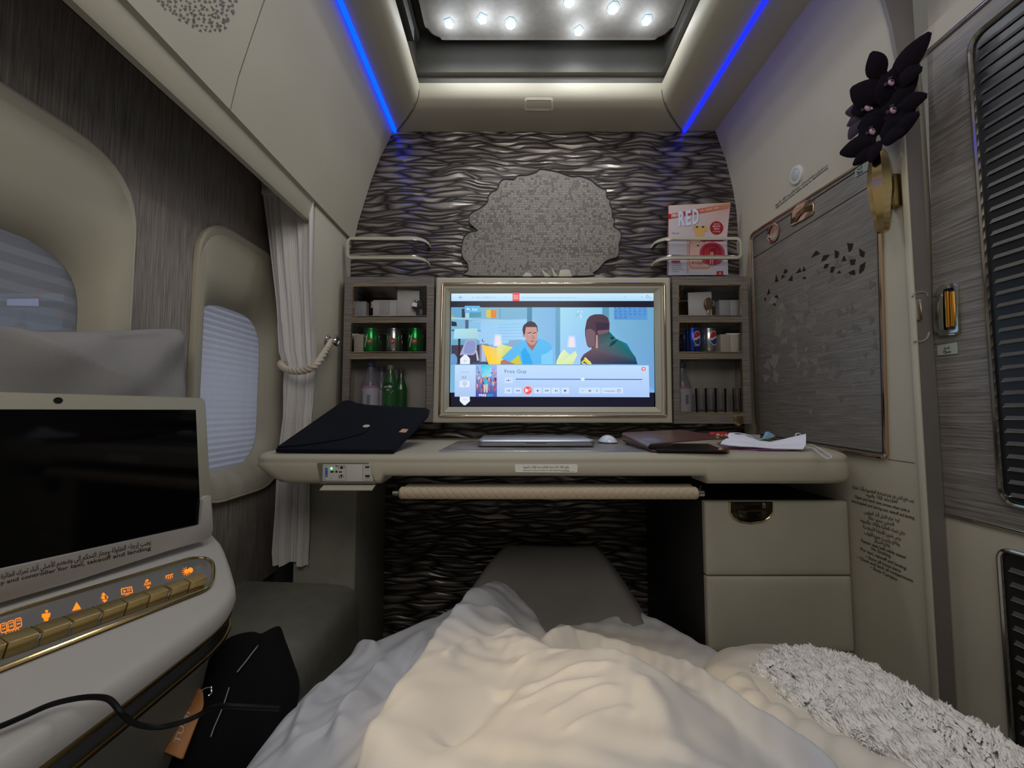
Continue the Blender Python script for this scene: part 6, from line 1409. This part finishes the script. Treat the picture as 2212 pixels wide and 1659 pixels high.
# folds: pixel polyline with depth, height, width left, width right
def seg_dist(X, Y, pl):
    best = np.full(X.shape, 9.); side = np.zeros(X.shape); tt = np.zeros(X.shape); L_ = len(pl)-1
    for i in range(L_):
        ax, ay = pl[i]; bx_, by_ = pl[i+1]; dx, dy = bx_-ax, by_-ay; l2 = dx*dx+dy*dy+1e-12
        t = np.clip(((X-ax)*dx+(Y-ay)*dy)/l2, 0, 1); ex, ey = X-ax-t*dx, Y-ay-t*dy; d = np.hypot(ex, ey); s = np.sign(dx*ey-dy*ex)
        m = d < best; best[m] = d[m]; side[m] = s[m]; tt[m] = (i+t[m])/L_
    return best, side, tt
folds = [  # (pixels, dz, height, width one side, width other side)
 ([(1040, 1252), (1000, 1318), (960, 1390), (928, 1460), (898, 1535), (868, 1605), (845, 1670), (800, 1780)], -.43, .048, .060, .011),
 ([(1060, 1262), (1090, 1330), (1130, 1400), (1150, 1470)], -.44, .024, .045, .040),
 ([(1160, 1290), (1195, 1345), (1235, 1375)], -.50, -.034, .022, .018),
 ([(960, 1310), (930, 1370), (895, 1430), (870, 1480), (850, 1540)], -.455, -.018, .018, .016),
 ([(1190, 1378), (1240, 1356), (1300, 1350), (1360, 1362), (1420, 1395), (1480, 1445), (1540, 1505), (1610, 1570), (1700, 1650), (1800, 1740)], -.47, .040, .018, .022),
 ([(1210, 1300), (1290, 1275), (1380, 1275)], -.52, .008, .016, .016),
 ([(830, 1400), (790, 1470), (760, 1540), (735, 1610), (720, 1680)], -.45, .018, .018, .009),
 ([(905, 1360), (870, 1420), (835, 1490), (810, 1560)], -.45, -.014, .012, .012),
 ([(765, 1388), (790, 1392), (812, 1400)], -.475, .014, .012, .010),
 ([(745, 1420), (700, 1470), (665, 1530), (640, 1600), (625, 1670)], -.45, .014, .014, .008),
 ([(620, 1640), (700, 1600), (760, 1540), (800, 1500)], -.43, .009, .010, .005),
 ([(1100, 1470), (1060, 1520), (1010, 1590), (960, 1670)], -.37, -.014, .014, .022),
 ([(1110, 1440), (1180, 1400), (1260, 1390)], -.39, .008, .008, .006),
 ([(1060, 1400), (1120, 1370), (1170, 1350)], -.43, .006, .007, .005),
 ([(1000, 1360), (1060, 1325), (1120, 1310)], -.44, .006, .007, .005),
 ([(1130, 1490), (1220, 1455), (1330, 1440)], -.37, .006, .010, .006),
 ([(1110, 1530), (1200, 1485), (1300, 1470)], -.365, .005, .008, .006),
 ([(1180, 1560), (1260, 1500), (1340, 1480)], -.36, .005, .007, .006),
 ([(1220, 1600), (1300, 1540), (1370, 1510)], -.355, .005, .007, .006),
 ([(960, 1480), (990, 1430), (1040, 1390)], -.41, .008, .009, .008),
 ([(1380, 1430), (1420, 1500), (1450, 1580), (1470, 1680)], -.36, .010, .020, .020),
]
def duvet_h(X, Y):
    h = base_h(X, Y)
    for px_, dz_, hh_, wl_, wr_ in folds:
        pl = [(lambda p: (p.x, p.y))(PZ(x, y, dz_)) for x, y in px_]; d, s, t = seg_dist(X, Y, pl)
        w_ = np.where(s > 0, wl_, wr_); taper = np.clip(np.minimum(t, 1-t)*6+.25, 0, 1) if len(px_) < 6 else np.clip(t*8+.3, 0, 1)
        h = h+hh_*np.exp(-(d/w_)**2)*taper
    h += .0022*np.sin(X*24-Y*46+2*np.sin(X*19+Y*13))*np.exp(-((X+.15)/.3)**2)
    h += .0020*np.sin(X*62+Y*38+3*np.sin(Y*17))*np.sin(Y*47-X*30)+.0009*np.sin(X*150-Y*90+2*np.sin(X*40))
    return h
outl = [(-.36, -.05), (-.36, .30), (-.345, .52), (-.352, .72), (-.335, .86), (-.30, .905), (-.24, .955), (-.175, 1.03), (-.10, 1.09), (-.055, 1.145), (.0, 1.15), (.06, 1.10), (.14, 1.09), (.26, 1.135), (.33, 1.15), (.39, 1.09), (.435, 1.01), (.47, .95), (.49, .80), (.49, .6), (.50, .35), (.50, -.05)]
OP = np.array(catmull([Vector((a, b, 0)) for a, b in outl], 8))[:, :2]
def inside(X, Y):
    c = np.zeros(X.shape, bool); j = len(OP)-1
    for i in range(len(OP)):
        xi, yi = OP[i]; xj, yj = OP[j]; m = ((yi > Y) != (yj > Y)) & (X < (xj-xi)*(Y-yi)/(yj-yi+1e-12)+xi); c ^= m; j = i
    return c
def build_duvet():
    st_ = .0042; xs = np.arange(-.42, .68, st_); ys = np.arange(-.05, 1.22, st_); GX, GY = np.meshgrid(xs, ys); X, Y = GX.ravel(), GY.ravel()
    H = duvet_h(X, Y); pl = [tuple(p) for p in OP]; d, _, _ = seg_dist(X, Y, pl); ins = inside(X, Y)
    sd = np.where(ins, d, -d)               # signed distance to the outline
    # round the rim over and let the outer band fall to the mattress
    rim = .03; t = np.clip((rim-sd)/rim, 0, None); drop = np.where(sd < rim, .020*np.clip(t, 0, 1)**2.2, 0)
    drop = drop+np.where(sd < 0, np.minimum(.14, -sd*9), 0)
    Hf = H-drop; keep = sd > -.02
    idx = -np.ones(X.size, int); idx[keep] = np.arange(keep.sum()); V_ = np.c_[X[keep], Y[keep], np.maximum(Hf[keep], -.598)+EYE]
    nx, ny = len(xs), len(ys); I_ = idx.reshape(ny, nx); a, b, c, e = I_[:-1, :-1], I_[:-1, 1:], I_[1:, 1:], I_[1:, :-1]
    ok = (a >= 0) & (b >= 0) & (c >= 0) & (e >= 0); Fq = np.stack([a[ok], b[ok], c[ok], e[ok]], 1)
    me = bpy.data.meshes.new('duvet'); me.from_pydata(V_.tolist(), [], Fq.tolist()); me.update(); return me
DUV = M('duvet_cotton', (.60, .605, .63), .85, bump=.12, bscale=240)
dv_ = obj('duvet', build_duvet(), DUV, angle=180); tag(dv_, 'rumpled white duvet covering outstretched legs in the foreground', 'duvet')
# plush blanket folded over on the right
PLUSH = M('plush_fleece', (.76, .70, .61), .9, bump=.5, bscale=180, sheen=.3)
pb = thing('plush_blanket', 'folded cream plush blanket with fluffy sherpa side, lower right', 'blanket', W(.5, .6, -.55))
bN = Vector((-.10, .08, .99)).normalized(); bQ = W(.42, .80, -.505)
BL = lambda x, y, h=0: PL(x, y, bQ+bN*h, bN)
oa = [(1522, 1458), (1530, 1430), (1556, 1410), (1590, 1401), (1625, 1396), (1665, 1398), (1700, 1410), (1760, 1470), (1900, 1560), (2060, 1650), (2150, 1760), (1950, 1800), (1780, 1720), (1690, 1640), (1610, 1560), (1570, 1500), (1545, 1480)]
bm = NB(); inflate(bm, catmull([BL(x, y) for x, y in oa], 4, True), bN, .035, .05, rings=10, power=.6, wob=lambda p: .003*math.sin(p.x*60+p.y*35)); obj('fleece_side', bm, PLUSH, pb, angle=80)
# rolled hem: plump tube along the fold
hem = catmull([BL(x, y, h) for x, y, h in ((1612, 1468, .030), (1600, 1492, .040), (1612, 1524, .044), (1648, 1552, .044), (1700, 1584, .044), (1760, 1618, .044), (1835, 1656, .044), (1930, 1705, .044), (2050, 1775, .044))], 10)
bm = NB(); tube(bm, hem, [(.010+.018*min(1, i/14))*(1+.10*math.sin(i*.55)) for i in range(len(hem))], seg=20); obj('rolled_hem', bm, PLUSH, pb, angle=80)
oh = [(1622, 1470), (1632, 1446), (1662, 1430), (1700, 1416), (1760, 1424), (1830, 1442), (1900, 1472), (1980, 1520), (2060, 1568), (2140, 1612), (2230, 1660), (2320, 1720), (2300, 1830), (2150, 1790), (2040, 1740), (1940, 1680), (1860, 1636), (1780, 1592), (1700, 1548), (1650, 1506)]
ohp = catmull([BL(x, y, .012) for x, y in oh], 5, True)
bm = NB(); inflate(bm, ohp, bN, .040, .045, rings=10, power=.55); obj('sherpa_base', bm, PLUSH, pb, angle=80)
# pile: tapered curls
cen = sum(ohp, Vector())/len(ohp); V_, F_ = [], []; random.seed(21)
flow = (BL(2200, 1640)-BL(1650, 1440)).normalized(); perp = bN.cross(flow).normalized()
M_ = len(ohp)
for k in range(19000):
    a = random.random()*M_; i = int(a) % M_; e = ohp[i].lerp(ohp[(i+1) % M_], a-int(a)); s = math.sqrt(random.random()); 
    p = e*s+cen*(1-s)+bN*(.040*max(0, 1-s*s)**.55)
    if p.y < .18: continue
    ck = (round(p.x/.020), round(p.y/.020)); rr_ = random.Random(hash(ck) & 0xffff); cc_ = Vector((ck[0]*.020+rr_.uniform(-.007, .007), ck[1]*.020+rr_.uniform(-.007, .007), p.z)); p = p+bN*(.007*max(0, 1-((cc_-p).length/.015)**2)); ph = rr_.random()*6.28+random.uniform(-.7, .7); u = ((cc_-p)*30+flow*(math.cos(ph)*.8-.55)+perp*(math.sin(ph)*.8+.75)+bN*.9).normalized(); L_ = random.uniform(.007, .014); w_ = random.uniform(.0018, .0036)
    sd_ = u.cross(Vector((random.uniform(-1, 1), random.uniform(-1, 1), random.uniform(-1, 1)))).normalized(); th_ = u.cross(sd_); cu = (flow*random.uniform(-.6, .3)+bN*random.uniform(-.9, .1))*L_*.6
    b0_ = len(V_)
    for t_, ww in ((0, 1), (.5, .9), (1, .12)):
        q = p+u*L_*t_+cu*t_*t_; V_ += [q+sd_*w_*ww, q-sd_*w_*.5*ww+th_*w_*.8*ww, q-sd_*w_*.5*ww-th_*w_*.8*ww]
    for r_ in (0, 3):
        for j in range(3): F_.append((b0_+r_+j, b0_+r_+(j+1) % 3, b0_+r_+3+(j+1) % 3, b0_+r_+3+j))
me = bpy.data.meshes.new('sherpa_pile'); me.from_pydata([tuple(v) for v in V_], [], F_); me.update()
sh = obj('sherpa_pile', me, M('sherpa_wool', (.93, .90, .85), .9), pb, angle=180); sh['kind'] = 'stuff'
